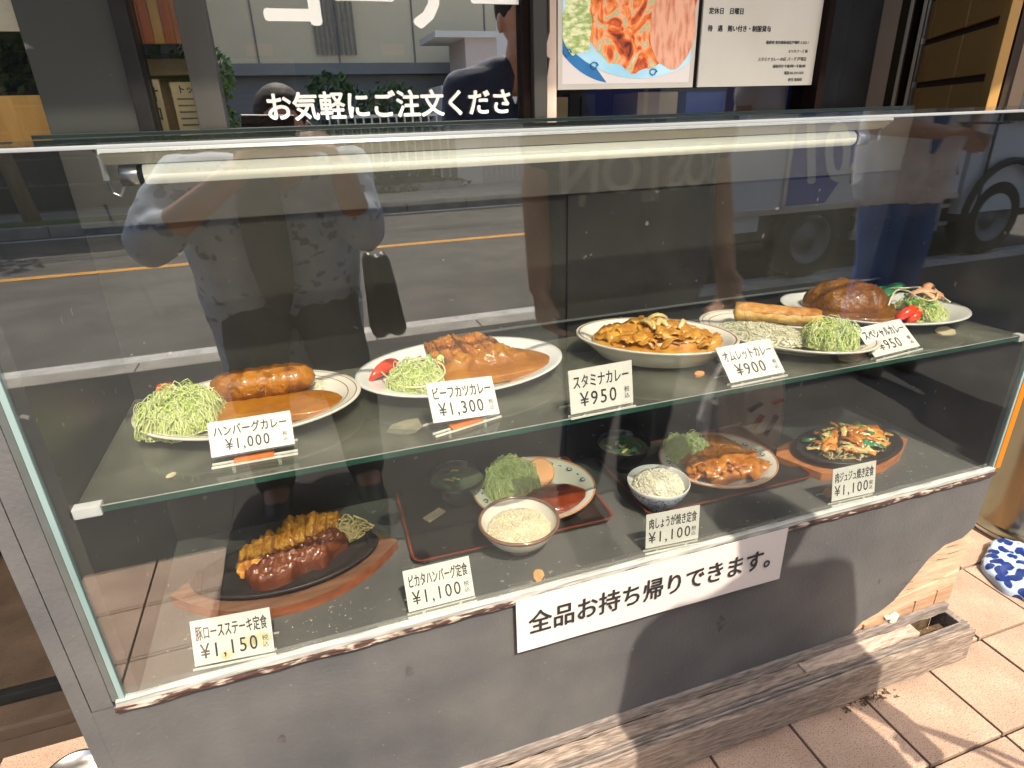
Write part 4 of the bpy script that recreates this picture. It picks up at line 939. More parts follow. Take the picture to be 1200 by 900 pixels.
for k in range(5): petal(t, 'shrimp', 'salmon', (.098 + .012 * math.cos(k * 1.3), .022 + .020 * math.sin(k * 1.9), .034 + .003 * k), .026, .010, .010, .6 + k * .9, 0, .3, 70 + k, .9, .006, .003)
squiggle(t, [(.020, -.032, .030), (.034, .0, .046), (.052, .036, .044), (.062, .012, .048), (.072, -.018, .044), (.090, -.028, .042), (.106, -.008, .048), (.112, .030, .050), (.122, .020, .040), (.128, -.010, .036)], .0017)
squiggle(t, [(.040, .060, .040), (.058, .044, .046), (.074, .056, .044), (.088, .040, .050), (.104, .052, .044)], .0015)

# ---- 6 pork steak on iron plate and board
t = thing('pork_steak_plate', 'sliced pork steak in brown sauce on iron plate and wooden board', 'dish', (.200, .168, DK), .03)
def lens(L, Wf, Wb, n=20, cut=.0): # asymmetric lens outline in local coords
    p = []
    for i in range(n + 1): u = i / n * 2 - 1; p.append((u * L, -Wf * (1 - abs(u) ** 2.2)))
    for i in range(n + 1): u = 1 - i / n * 2; p.append((u * L, Wb * (1 - abs(u) ** 2.2) + .002))
    return p
MB().prism(lens(.171, .088, .088), .0, .0175, 'board_wood', mtop='board_wood_top').build('wooden_board', parent=t, auto=40)
def dish_plate(parent, L, W, z0, m, name='iron_plate', pw=2.2, rimh=.010, n=56, handles=True):
    def outl(s, t_): c, sn = math.cos(t_), math.sin(t_); return (L * s * c, W * s * (abs(sn) ** (1 if pw == 2 else 1.25)) * (1 if sn > 0 else -1))
    prof = [(0.0, .004), (.74, .004), (.86, .006), (.93, rimh), (.985, rimh + .001), (1.0, rimh), (.99, rimh - .004), (.86, .0), (.7, -.002), (0, -.002)]
    b = MB(); vs = []
    for s, z in prof:
        for k in range(n): x, y = outl(max(s, .001), 6.2832 * k / n); vs.append((x, y, z0 + z))
    b.add(vs, [(i * n + k, i * n + (k + 1) % n, (i + 1) * n + (k + 1) % n, (i + 1) * n + k) for i in range(len(prof) - 1) for k in range(n)], m)
    return b.build(name, parent=parent, smooth=True)
ip = dish_plate(t, .142, .072, .0205, 'iron')
for sx in (-1, 1): MB().box(sx * .128 - .005, sx * .128 + .005, -.022, .022, .030, .0345, 'iron', bev=.002).build('rim_bar', parent=ip)
strands(t, 'bean_sprouts', 'sprout', .075, .038, .025, .058, .030, .022, 130, r=.0016, seed=41, L=(.03, .06), curl=2)
strands(t, 'bean_sprouts', 'sprout', -.035, .020, .025, .040, .030, .018, 90, r=.0016, seed=42, L=(.02, .04), curl=2)
for i in range(9):
    T = Matrix.Translation((-.052 + i * .0166, .010 + .0046 * i + (.010 if 3 < i < 7 else 0), .0265 + (.008 if 3 < i < 7 else 0))) @ Matrix.Rotation(R(-16 + 4 * (i % 3)), 4, 'Z') @ Matrix.Rotation(R(20), 4, 'X') @ Matrix.Rotation(R(-12), 4, 'Y')
    slab(t, 'pork_slice', 'pork_gold', 'cutlet_cut', T, .054 + random.uniform(-.007, .007), .0186, .034 + random.uniform(-.003, .004), seed=20 + i, amp=.0034)
blob(t, 'brown_sauce', 'demi_pork', -.012, -.018, .0245, .050, .028, .030, .42, 5, 43, flat=.6, fine=.09, rz_=.15, n=56)
blob(t, 'brown_sauce', 'demi_pork', .048, .000, .0245, .044, .028, .032, .42, 5, 44, flat=.6, fine=.09, rz_=.45, n=56)
for k in range(3): petal(t, 'green_pepper', 'green_leaf', (.028 + .012 * k, .052, .048), .018, .010, .010, .6 * k, .2, .3, 80 + k, .9, .003)

# ---- trays
def tray(name, label, cx, cy, a, b_, rz_, grp):
    t = thing(name, label, 'tray', (cx, cy, DK), rz_, grp)
    def rr(a, b, r, n=6):
        p = []
        for (sx, sy, st) in ((1, 1, 0), (-1, 1, 90), (-1, -1, 180), (1, -1, 270)):
            for i in range(n + 1):
                w_ = R(st + 90 * i / n); p.append((sx * (a - r) + r * math.cos(w_), sy * (b - r) + r * math.sin(w_)))
        return p
    secs = [(a - .010, b_ - .010, .0, .012), (a, b_, .013, .018), (a + .0005, b_ + .0005, .0145, .018), (a - .0028, b_ - .0028, .0145, .016), (a - .0038, b_ - .0038, .013, .016), (a - .012, b_ - .012, .004, .012)]
    b = MB(); vs = []; n = 28
    for (aa, bb, z, r) in secs: vs += [(x, y, z) for x, y in rr(aa, bb, r)]
    n = len(rr(a, b_, .018)); mm = ['tray_black', 'tray_rim', 'tray_rim', 'tray_rim', 'tray_black']
    b.add(vs, [], 'tray_black')
    for i in range(5):
        for k in range(n): b.f.append((i * n + k, i * n + (k + 1) % n, (i + 1) * n + (k + 1) % n, (i + 1) * n + k)); b.m.append(b.mi(mm[i]))
    b.f.append(tuple(5 * n + k for k in range(n))); b.m.append(b.mi('tray_black')); b.f.append(tuple(range(n))[::-1]); b.m.append(b.mi('tray_black'))
    b.build('tray_body', parent=t, auto=50); return t
tr1 = tray('serving_tray', 'black tray with red rim carrying the brown rimmed rice bowl', .5665, .2225, .1775, .116, -.02, 'serving trays on the lower deck')
tr2 = tray('serving_tray', 'black tray with red rim carrying the blue patterned rice bowl', .9780, .2020, .180, .116, .0, 'serving trays on the lower deck')
TZ = DK + .0042
def scroll(parent, cx, cy, cz, r, ph, zt=0):
    pts = [(cx + r * (1 - .06 * i) * math.cos(ph + i * .62), cy + r * (1 - .06 * i) * math.sin(ph + i * .62), cz) for i in range(13)]
    return MB().tube(pts, .0011, 5, 'pattern_blue').build('painted_scroll', parent=parent)
def patterned_plate(t, a, b_, angs):
    oval_plate(t, a, b_, h=.030, m='porcelain', rings=None, under='terracotta')
    MB().tube([(a * 1.0 * math.cos(k * .1309), b_ * math.sin(k * .1309), .0302) for k in range(48)], .0016, 6, 'terracotta', close=True).build('rim_line', parent=t, smooth=True)
    for i, g_ in enumerate(angs):
        w_ = R(g_); scroll(t, a * .865 * math.cos(w_), b_ * .865 * math.sin(w_), .0262, .0075, w_)
        w2 = R(g_ + 13)
        for k in range(3): MB().lathe([(0, .001), (.0013, .0008), (.0016, 0)], 8, 'pattern_blue', T=Matrix.Translation((a * (.86 + .02 * (k % 2)) * math.cos(w2 + .018 * k), b_ * .87 * math.sin(w2 + .018 * k), .0255))).build('painted_dot', parent=t)
t = thing('piccata_hamburg_plate', 'orange rimmed plate of hamburg in dark red sauce with cabbage', 'dish', (.632, .218, TZ), -.10)
patterned_plate(t, .112, .105, (2, 30, 56, 80, 160, 190, 215))
blob(t, 'egg_coat', 'omelette', .005, -.030, .008, .085, .040, .022, .10, 4, 50, flat=.3, rz_=.15)
blob(t, 'red_sauce', 'demi', .026, -.036, .010, .070, .043, .024, .12, 4, 51, flat=.5, rz_=.12)
strands(t, 'shredded_cabbage', 'cabbage', -.038, .030, .010, .056, .050, .056, 700, seed=52, m2='cabbage_pale', r=.0007)
T = Matrix.Translation((.026, .050, .026)) @ Euler((R(48), R(22), R(-18))).to_matrix().to_4x4()
MB().lathe([(0, 0), (.025, 0), (.0275, .0015), (.025, .004), (0, .004)], 28, 'orange_fruit', T=T).build('orange_slice', parent=t, smooth=False)
t = thing('ginger_pork_plate', 'orange rimmed plate of layered ginger pork with cabbage', 'dish', (1.002, .182, TZ), -.25)
patterned_plate(t, .112, .105, (5, 34, 62, 150, 178, 204, 232))
strands(t, 'shredded_cabbage', 'cabbage', -.045, .046, .010, .052, .042, .044, 560, seed=62, m2='cabbage_pale', r=.0007)
T = Matrix.Translation((.006, .062, .024)) @ Euler((R(48), R(20), R(-25))).to_matrix().to_4x4()
MB().lathe([(0, 0), (.022, 0), (.0245, .0015), (.022, .004), (0, .004)], 28, 'orange_fruit', T=T).build('orange_slice', parent=t)
rnd = random.Random(9)
blob(t, 'meat_heap', 'ginger_pork', .006, -.018, .010, .066, .040, .020, .3, 5, 65, flat=.3, fine=.12, n=48)
for i in range(46):
    u = i / 45; x = -.052 + .112 * (u if i % 2 else 1 - u) + rnd.uniform(-.006, .006); y = -.045 + rnd.uniform(0, .055) + .012 * u
    petal(t, 'ginger_pork_slice', 'ginger_pork', (x, y, .018 + .021 * math.exp(-((x / .045) ** 2)) * math.exp(-(((y + .015) / .04) ** 2)) + .005 * rnd.random()), rnd.uniform(.024, .036), rnd.uniform(.012, .019), rnd.uniform(.003, .009), rnd.uniform(.3, 1.5) if i % 3 else rnd.uniform(-.7, .2), rnd.uniform(-.15, .15), rnd.uniform(-.35, .35), 100 + i, .5, .0022, .008, nx=11)
petal(t, 'ginger_pork_slice', 'ginger_pork', (.022, .045, .034), .050, .018, .010, -.6, .1, .2, 150, .3, .002, .006)

def bowl(t, r, h, m_out, m_in, foot=.42, name='bowl', rim=None, n=48):
    prof = [(0, .010), (.30, .010), (.55, h * .30), (.80, h * .62), (.94, h * .92), (.965, h), (.985, h + .001), (1.0, h - .0005), (.985, h * .88), (.86, h * .58), (.66, h * .28), (foot + .02, .010), (foot, .0), (foot - .06, .0), (foot - .08, .006), (0, .006)]
    mats = [m_in] * 5 + [rim or m_in] * 3 + [m_out] * 7
    b = MB(); b.lathe([(a * r, z) for a, z in prof], n, None, mats=mats); return b.build(name, parent=t, smooth=True)
t = thing('rice_bowl', 'brown rimmed pale bowl of rice at front of the left tray', 'bowl', (.5635, .106, TZ), 0, 'bowls of rice')
bowl(t, .066, .052, 'porcelain', 'porcelain', rim='bowl_brown')
MB().tube([(.0645 * math.cos(k * .1309), .0645 * math.sin(k * .1309), .0495) for k in range(48)], .0030, 6, 'bowl_brown', close=True).build('brown_rim', parent=t, smooth=True)
rice(t, 0, 0, .030, .052, .052, .020, 1500, 'rice_warm', 71)
t = thing('rice_bowl', 'blue patterned bowl heaped with rice at front of the right tray', 'bowl', (.836, .126, TZ), 0, 'bowls of rice')
bowl(t, .0555, .050, 'blue_karakusa', 'porcelain_white', rim='porcelain_white')
rice(t, 0, 0, .034, .045, .045, .030, 1500, 'rice', 72)
def soup(loc, label, seed, rz_, n):
    t = thing('soup_bowl', label, 'bowl', loc, rz_, 'lidless black soup bowls')
    bowl(t, .0535, .058, 'lacquer', 'lacquer')
    MB().lathe([(0, 0), (.044, 0), (.048, .0)], 32, 'soup', T=Matrix.Translation((0, 0, .048))).build('broth', parent=t, smooth=True)
    rnd = random.Random(seed)
    for i in range(n):
        a = rnd.uniform(0, 6.28); u = rnd.random() * .034
        petal(t, 'soup_greens', 'green_leaf' if i % 3 else 'onion', (u * math.cos(a), u * math.sin(a), .0495), rnd.uniform(.007, .013), .0035, .002, rnd.uniform(0, 6.28), 0, 0, seed + i, .3, .0012, .002, nx=5, ny=3)
    return t
soup((.499, .266, TZ), 'dim black soup bowl at the back of the left tray', 81, 0, 12)
soup((.838, .262, TZ), 'black soup bowl with green onion at the back of the right tray', 82, 1, 18)
t = thing('chopstick_pack', 'small pack of wooden chopsticks in the back left of the left tray', 'chopsticks', (.447, .235, TZ + .001), .55)
for k in range(5): MB().box(-.020, .020, -.008 + k * .0036, -.0048 + k * .0036, 0, .0035, 'chopstick', bev=.0006).build('chopstick', parent=t)

# ---- 9 sizzling plate
t = thing('stir_fry_hotplate', 'round iron hotplate of vegetable stir fry on an orange board', 'dish', (1.283, .136, DK), .04)
bd = [(-.146, .040), (-.115, -.046), (-.060, -.066), (.020, -.070), (.085, -.052), (.150, -.014), (.140, .020), (.115, .050), (.06, .075), (-.06, .078), (-.12, .066)]
MB().prism(bd, 0, .0165, 'board_orange').build('wooden_board', parent=t)
dish_plate(t, .118, .076, .0205, 'iron', pw=2, rimh=.014)
strands(t, 'noodles', 'sprout', 0, 0, .025, .085, .052, .018, 110, r=.0016, seed=90, L=(.03, .06), curl=2)
rnd = random.Random(12)
mk('carrot', (.72, .25, .03), .3, (.75, .35, .07), 40, coat=.5)
for i in range(84):
    a = rnd.uniform(0, 6.283); u = rnd.random() ** .5; x = u * .082 * math.cos(a); y = u * .048 * math.sin(a)
    k = i % 4; mm, nm = (('ginger_pork', 'meat_slice'), ('green_leaf', 'green_pepper'), ('onion', 'onion_slice'), ('carrot', 'carrot_slice'))[k]
    petal(t, nm, mm, (x, y, .036 + .024 * (1 - u * u)), rnd.uniform(.013, .026), rnd.uniform(.005, .010), rnd.uniform(.001, .007), rnd.uniform(0, 6.28), rnd.uniform(-.3, .3), rnd.uniform(-.6, .6), 200 + i, .6, .0026, .005)

# ---- price cards
def price_card(label, x, y, z, ph, tilt, roll, wd, ht, name, price, extra=None, base='acrylic', lean_back=.0, tape=False, stain=False, under=0.0):
    t = thing('price_card', label, 'price card', (x, y, z), ph)
    Tr = Matrix.Translation((0, 0, under)) @ Matrix.Rotation(-tilt, 4, 'X') @ Matrix.Rotation(roll, 4, 'Y')
    b = MB(); b.box(-wd / 2, wd / 2, 0, .0006, 0, ht, 'paper_card', T=Tr); b.build('card', parent=t)
    fr = Tr @ frame((0, -.0004, 0), (1, 0, 0), (0, 0, 1))
    n = len(name); s1 = min(.0145, wd * .86 / n * 1.08)
    hz = ht * .17 if ht > .05 else ht * .12
    text('name_print', name, ht * .34, fr @ Matrix.Translation((0, ht * .58, 0)), 'ink', t, align='CENTER', sx=min(.95, wd * .90 / (n * ht * .34)), bold=.00022, ext=.0001)
    text('price_print', price, ht * .45, fr @ Matrix.Translation((-wd * .055, ht * .14, 0)), 'ink', t, align='CENTER', sx=.80 if len(price) > 4 else .86, bold=.00010, ext=.0001, spacing=1.22)
    for k, ch in enumerate('税込'): text('tax_print', ch, ht * .14, fr @ Matrix.Translation((wd * .40, ht * (.30 - .15 * k), 0)), 'ink', t, align='CENTER', ext=.0001)
    if stain:
        for (px, pz, r_) in ((.02, .02, .010), (.036, .020, .012), (-.010, .008, .008)):
            flatp = [(px + r_ * math.cos(a * .6) * (1 + .3 * nz((a, px, 0), 1)), pz + .8 * r_ * math.sin(a * .6) * (1 + .3 * nz((a, pz, 4), 1))) for a in range(10)]
            b = MB(); b.add([Tr @ Vector((u, -.00025, v)) for u, v in flatp], [tuple(range(10))], 'paper_stain'); b.build('stain', parent=t)
    # acrylic holder: back leaf, foot and front lip
    b = MB(); b.box(-wd / 2 - .001, wd / 2 + .001, .0008, .0022, -.002, ht * (.98 if not roll else .8), 'acrylic', T=Tr); b.build('holder_back', parent=t)
    if under > .004: 
        for sx in (-.28, .28): b = MB(); b.box(sx * wd - .002, sx * wd + .002, .0006, .0024, -under * .9, .002, 'acrylic_edge'); b.build('holder_peg', parent=t)
    b = MB(); b.box(-wd / 2 - .002, wd / 2 + .002, -.003, .034, .0002, .0020, 'acrylic'); b.build('holder_foot', parent=t)
    for yy in (-.0046, .0040, .034): MB().box(-wd / 2 - .002, wd / 2 + .002, yy, yy + .0014, .0002, .0030, 'acrylic_edge').build('holder_edge', parent=t)
    if tape: MB().box(-.025, .022, -.0042, .012, .0020, .0050, 'orange_tape', bev=.0008).build('tape', parent=t)
    return t
Z = SH
price_card('white card reading ハンバーグカレー ¥1,000 taped on the shelf', .2013, .052, Z, -.01, .55, -.0, .0970, .043, 'ハンバーグカレー', '¥1,000', tape=True, under=.014)
price_card('white card reading ビーフカツカレー ¥1,300 standing askew on the shelf', .4735, .042, Z, .25, .62, .14, .0985, .055, 'ビーフカツカレー', '¥1,300', tape=True, under=.012)
price_card('white upright card reading スタミナカレー ¥950 at the shelf edge', .6613, .012, Z, .038, .17, 0, .0984, .062, 'スタミナカレー', '¥950', under=.006)
price_card('white card reading オムレットカレー ¥900 between the meat curry dish and the omelette plate', .9300, .020, Z, .04, .80, 0, .1035, .060, 'オムレットカレー', '¥900', under=.006)
price_card('white card reading スペシャルカレー ¥950 in front of the dark curry dome plate', 1.2120, .022, Z, .10, .90, 0, .1110, .058, 'スペシャルカレー', '¥950', under=.006)
Z = DK
price_card('yellow stained card reading 豚ロースステーキ定食 ¥1,150', .1268, .0165, Z, -.09, .40, 0, .1005, .0605, '豚ロースステーキ定食', '¥1,150', stain=True, under=.003)
price_card('white card reading ピカタハンバーグ定食 ¥1,100', .4105, .0120, Z, -.005, .42, 0, .0985, .060, 'ピカタハンバーグ定食', '¥1,100', under=.009)
price_card('white upright card reading 肉しょうが焼き定食 ¥1,100 in front of the blue rice bowl', .7966, .0128, Z, -.07, .08, 0, .0950, .063, '肉しょうが焼き定食', '¥1,100', under=.009)
price_card('white upright card reading 肉ジュジュ焼き定食 ¥1,100 in front of the iron hotplate', 1.1724, .0115, Z, -.038, .18, 0, .0945, .062, '肉ジュジュ焼き定食', '¥1,100', under=.009)

# small scraps
def scrap(name, label, cat, x, y, z, s, m, seed, rz_=0, th=.0012):
    b = MB(); n = 9; pl = [(s * (1 + .45 * nz((k, seed, 0), .9, seed)) * math.cos(k * .698), s * .7 * (1 + .4 * nz((k, seed, 5), .9, seed)) * math.sin(k * .698)) for k in range(n)]
    b.prism(pl, 0, th, m); o = b.build(name); o.location = (x, y, z); o.rotation_euler = (.12, -.1, rz_); return tag(o, label, cat)
mk('scrap_orange', (.60, .26, .09), .6, (.7, .36, .15), 60); mk('wax_stain', (.28, .26, .17), .7, (.18, .17, .12), 60)
scrap('paper_scrap', 'torn orange scrap on the deck in front of the rice bowl', 'scrap', .5670, .0265, DK + .002, .013, 'scrap_orange', 3, 1.2)
scrap('wax_patch', 'pale wax patch on the shelf in front of the cutlet curry', 'patch', .395, .070, SH, .026, 'wax_stain', 5, .2, .0006)
scrap('orange_shim', 'orange shim under the stamina curry dish', 'shim', .862, .074, SH, .009, 'scrap_orange', 7, .1, .004)
scrap('wood_shim', 'flat wooden shim under the omelette curry plate', 'shim', 1.130, .042, SH, .020, 'chopstick', 9, .2, .003)
scrap('wood_shim', 'flat wooden shim under the special curry plate', 'shim', 1.385, .075, SH, .020, 'chopstick', 11, .2, .003)
scrap('brown_scrap', 'brown scrap behind the 肉ジュジュ焼き定食 card', 'scrap', 1.150, .045, DK, .013, 'scrap_orange', 13, .4, .005)
scrap('white_scrap', 'small white scrap near the left end of the shelf', 'scrap', .105, .052, SH, .006, 'crumb', 15, .5)
b = MB(); rnd = random.Random(3)
for k in range(150):
    if k < 60: x = rnd.gauss(.255, .035); y = abs(rnd.gauss(.04, .02)) + .008
    else: x = rnd.uniform(.03, 1.45); y = rnd.uniform(.01, .09)
    s = rnd.uniform(.0006, .0022); z = .4502
    b.add([(x + s * rnd.uniform(-1, 1), y + s * rnd.uniform(-1, 1), z + s * .4 * rnd.random()) for _ in range(4)], [(0, 1, 2), (0, 2, 3), (0, 1, 3), (1, 2, 3)], 'crumb')
for k in range(50):
    x = rnd.uniform(.05, 1.45); y = rnd.uniform(.02, .12); s = rnd.uniform(.0006, .0018)
    b.add([(x + s * rnd.uniform(-1, 1), y + s * rnd.uniform(-1, 1), SH + s * .4 * rnd.random()) for _ in range(4)], [(0, 1, 2), (0, 2, 3), (0, 1, 3), (1, 2, 3)], 'crumb')
tag(b.build('crumbs'), 'pale crumbs and flakes scattered along the deck and shelf', 'crumbs', kind='stuff')

# ================================================================== BESIDE THE CASE
t = thing('steel_bin', 'brushed steel round bin standing right of the case', 'bin', (2.150, .235, 0))
MB().lathe([(.172, 0), (.176, .004), (.176, .020), (.168, .026), (.164, .028), (.160, .034), (.160, .66), (.164, .668), (.164, .70), (.150, .715), (0, .72)], 64, 'steel').build('drum', parent=t, auto=30)
MB().tube([(.1765 * math.cos(k * .0982), .1765 * math.sin(k * .0982), .012) for k in range(64)], .004, 6, 'steel_dull', close=True).build('base_ring', parent=t, smooth=True)
t = thing('floral_cloth', 'white cloth with navy leaf pattern lying on the tiles at far right', 'cloth', (1.935, .060, 0), .3)
blob(t, 'cloth', 'blue_floral', 0, 0, .0005, .150, .115, .034, .30, 4, 77, flat=.55, fine=.16, n=64, rings=22)

# ================================================================== PEOPLE AND TRUCK (seen mirrored in the glass)
def cone(b, p0, p1, r0, r1, n=12):
    p0 = Vector(p0); p1 = Vector(p1); d = p1 - p0; L = d.length; q = d.to_track_quat('Z', 'Y').to_matrix().to_4x4(); T = Matrix.Translation(p0) @ q
    prof = [(max(r0 * math.cos(a), .0002), -r0 * math.sin(a)) for a in (1.5, 1.0, .5)] + [(r0, 0), (r1, L)] + [(max(r1 * math.cos(a), .0002), L + r1 * math.sin(a)) for a in (.5, 1.0, 1.5)]
    b.lathe(prof, n, None, T=T, caps=(True, True))
def ellipsoid(b, c, rx, ry, rz, T=None, n=16):
    prof = [(max(math.sin(math.pi * i / 10), .002), -math.cos(math.pi * i / 10)) for i in range(11)]
    M_ = Matrix.Translation(c) @ (T or Matrix.Identity(4)) @ Matrix.Diagonal((rx, ry, rz, 1)); b.lathe(prof, n, None, T=M_, caps=(True, True))
def hand(b, wr, d, up, side, curl=.6, s=1.0):
    """palm plus five bent fingers; d forward, up back-of-hand normal, side thumb side"""
    wr = Vector(wr); d = Vector(d).normalized(); up = Vector(up).normalized(); sd = d.cross(up).normalized() * side
    pc = wr + d * .045 * s
    for k in (-1.5, -.5, .5, 1.5): cone(b, wr + sd * k * .012 * s, pc + sd * k * .019 * s + d * .035 * s, .014 * s, .0115 * s, 8)
    for k, ln in zip((-1.5, -.5, .5, 1.5), (.060, .072, .078, .070)):
        p = pc + sd * k * .020 * s + d * .038 * s; dd = d; r_ = .0095 * s
        for j in range(3):
            dd = (dd * math.cos(curl) - up * math.sin(curl)).normalized(); q = p + dd * ln * s * (.42, .33, .25)[j]; cone(b, p, q, r_, r_ * .9, 8); p = q; r_ *= .9
    p = wr + sd * .024 * s + d * .018 * s; dd = (d * .6 + sd * .8).normalized()
    q = p + dd * .036 * s; cone(b, p, q, .013 * s, .011 * s, 8); cone(b, q, q + (d * .8 + sd * .2 - up * .3).normalized() * .032 * s, .0105 * s, .0088 * s, 8)
def person(label, J, hair='short', top=None, top_m='white_shirt', bot_m='jeans', sleeve=.5, open_=None, dec=.35, facing=(0, 1, 0), curl=.7, flare=1.0, hem=.06):
    t = thing('person', label, 'person', (J['hip'][0], J['hip'][1], 0)); off = Vector((J['hip'][0], J['hip'][1], 0))
    V = {k: Vector(v) - off for k, v in J.items()}; f = Vector(facing).normalized(); rt = f.cross(Vector((0, 0, 1))).normalized()  # rt = person's right
    b = MB()
    ch, hp, nk, hd = V['chest'], V['hip'], V['neck'], V['head']
    up = (nk - hp).normalized()
    for s in (-1, 1):
        cone(b, hp + rt * .07 * s, ch + rt * .09 * s, .105, .115); cone(b, ch + rt * .08 * s, nk + rt * .10 * s - up * .07, .105, .065)
        cone(b, nk + rt * .03 * s - up * .02, V['sh' + 'LR'[s > 0]], .05, .055)
    cone(b, nk - up * .04, hd - Vector((0, 0, .07)) - f * .01, .052, .05)
    # head
    rc = Matrix((rt, f, Vector((0, 0, 1)))).transposed().to_4x4()
    ellipsoid(b, hd + Vector((0, 0, .02)), .077, .095, .10, rc); ellipsoid(b, hd + f * .022 - Vector((0, 0, .05)), .056, .068, .072, rc)
    cone(b, hd + f * .088 + Vector((0, 0, .012)), hd + f * .106 - Vector((0, 0, .026)), .008, .013, 8)
    for s in (-1, 1):
        ellipsoid(b, hd + rt * .078 * s - Vector((0, 0, .008)), .010, .02, .032, rc); ellipsoid(b, hd + f * .080 + rt * .032 * s + Vector((0, 0, .008)), .014, .010, .009, rc)
    cone(b, hd + f * .083 - rt * .02 - Vector((0, 0, .060)), hd + f * .083 + rt * .02 - Vector((0, 0, .060)), .007, .007, 8)
    for s, k in ((-1, 'L'), (1, 'R')):
        cone(b, V['sh' + k], V['el' + k], .050, .040); cone(b, V['el' + k], V['wr' + k], .040, .027)
        hd_ = V['hd' + k] if 'hd' + k in V else V['wr' + k] + (V['wr' + k] - V['el' + k]).normalized() * .1
        d = (hd_ - V['wr' + k]).normalized(); hand(b, V['wr' + k], d, J.get('up' + k, None) and Vector(J['up' + k]) or Vector((0, 0, 1)), s * -1 if d.y > 0 else s, curl)
        cone(b, hp + rt * .085 * s, V['kn' + k], .090, .060); cone(b, V['kn' + k], V['an' + k], .058, .040)
        cone(b, V['an' + k], V['an' + k] + f * .13 - Vector((0, 0, .03)), .042, .034)
    me = remesh_mesh(b.mesh('body'), .0065, 3, dec); me.materials.clear(); me.materials.append(M['skin']); link('body', me, t)
    # eyes, mouth
    for s in (-1, 1): e = MB(); ellipsoid(e, hd + f * .089 + rt * .032 * s + Vector((0, 0, .008)), .009, .004, .0055, rc, 10); e.build('eye', 'hair_black', t, smooth=True)
    # hair
    h = MB(); ellipsoid(h, hd + Vector((0, 0, .040)) - f * .014, .088, .102, .098, rc)
    if hair == 'long': ellipsoid(h, hd - f * .05 - Vector((0, 0, .08)), .080, .055, .13, rc)
    hm = remesh_mesh(h.mesh('hair'), .008, 2, .5); hm.materials.clear(); hm.materials.append(M['hair_black'])
    link('hair', hm, t)
    # top
    c = MB()
    for s in (-1, 1):
        cone(c, hp + rt * .075 * s * flare - up * hem, ch + rt * .095 * s, .125 * flare, .128); cone(c, ch + rt * .085 * s, nk + rt * .10 * s - up * .065, .118, .076)
        cone(c, nk + rt * .05 * s - up * .03, V['sh' + 'LR'[s > 0]], .060, .068)
        k = 'LR'[s > 0]; sh, el, wr = V['sh' + k], V['el' + k], V['wr' + k]
        if sleeve <= 1: cone(c, sh, sh + (el - sh) * sleeve, .066, .062)
        else: cone(c, sh, el, .066, .060); cone(c, el, el + (wr - el) * (sleeve - 1), .060, .058)
    tm = remesh_mesh(c.mesh('shirt'), .010, 2, .5)
    for v in tm.vertices:
        n_ = v.normal; v.co += n_ * (.010 * nz((v.co.x * 1.0, v.co.y, v.co.z * .35), 13, 3) + .004 * nz(v.co, 30, 6))
    tm.materials.clear(); tm.materials.append(M[top_m]); link('shirt', tm, t)
    # trousers
    c = MB()
    for s in (-1, 1):
        k = 'LR'[s > 0]; cone(c, hp + rt * .07 * s + up * .03, hp + rt * .085 * s - up * .05, .112, .112)
        cone(c, hp + rt * .085 * s, V['kn' + k], .103, .076); cone(c, V['kn' + k], V['an' + k] + Vector((0, 0, .02)), .074, .062)
    tm = remesh_mesh(c.mesh('trousers'), .010, 2, .5)
    for v in tm.vertices: v.co += v.normal * .007 * nz((v.co.x, v.co.y, v.co.z * .6), 16, 9)
    tm.materials.clear(); tm.materials.append(M[bot_m]); link('trousers', tm, t)
    for s, k in ((-1, 'L'), (1, 'R')):
        c = MB(); cone(c, V['an' + k] - Vector((0, 0, .025)) - f * .03, V['an' + k] + f * .15 - Vector((0, 0, .035)), .048, .040)
        sm = remesh_mesh(c.mesh('shoe'), .010, 1, .5); sm.materials.clear(); sm.materials.append(M['shoe'])
        for v in sm.vertices: v.co.z = max(v.co.z, .001)
        link('shoe', sm, t)
    return t, off
CX, CY, CZ = CAM_C
fw = Vector((-CAM_R[0][2], -CAM_R[1][2], -CAM_R[2][2]))
p1 = {'hip': (.235, -1.17, .70), 'chest': (.225, -1.06, .88), 'neck': (.25, -1.00, 1.01), 'head': (.29, -.93, 1.10), 'shL': (.05, -1.0, .99), 'shR': (.43, -1.0, .99),
      'elL': (-.03, -.93, .87), 'elR': (.44, -.92, .87), 'wrL': (.185, -.79, 1.015), 'wrR': (.405, -.80, 1.015), 'hdL': (.225, -.742, 1.075), 'hdR': (.375, -.750, 1.075),
      'knL': (.12, -1.02, .40), 'knR': (.36, -1.02, .40), 'anL': (.10, -1.12, .07), 'anR': (.38, -1.12, .07), 'upL': (-.6, .2, .5), 'upR': (.6, .2, .5)}
# facing +y: the person's right hand is on +x
pt, off = person('photographer in open pale blue patterned shirt holding up a phone', p1, top_m='shirt_blue', bot_m='trousers_dark', sleeve=1.15, flare=1.10, hem=.36)
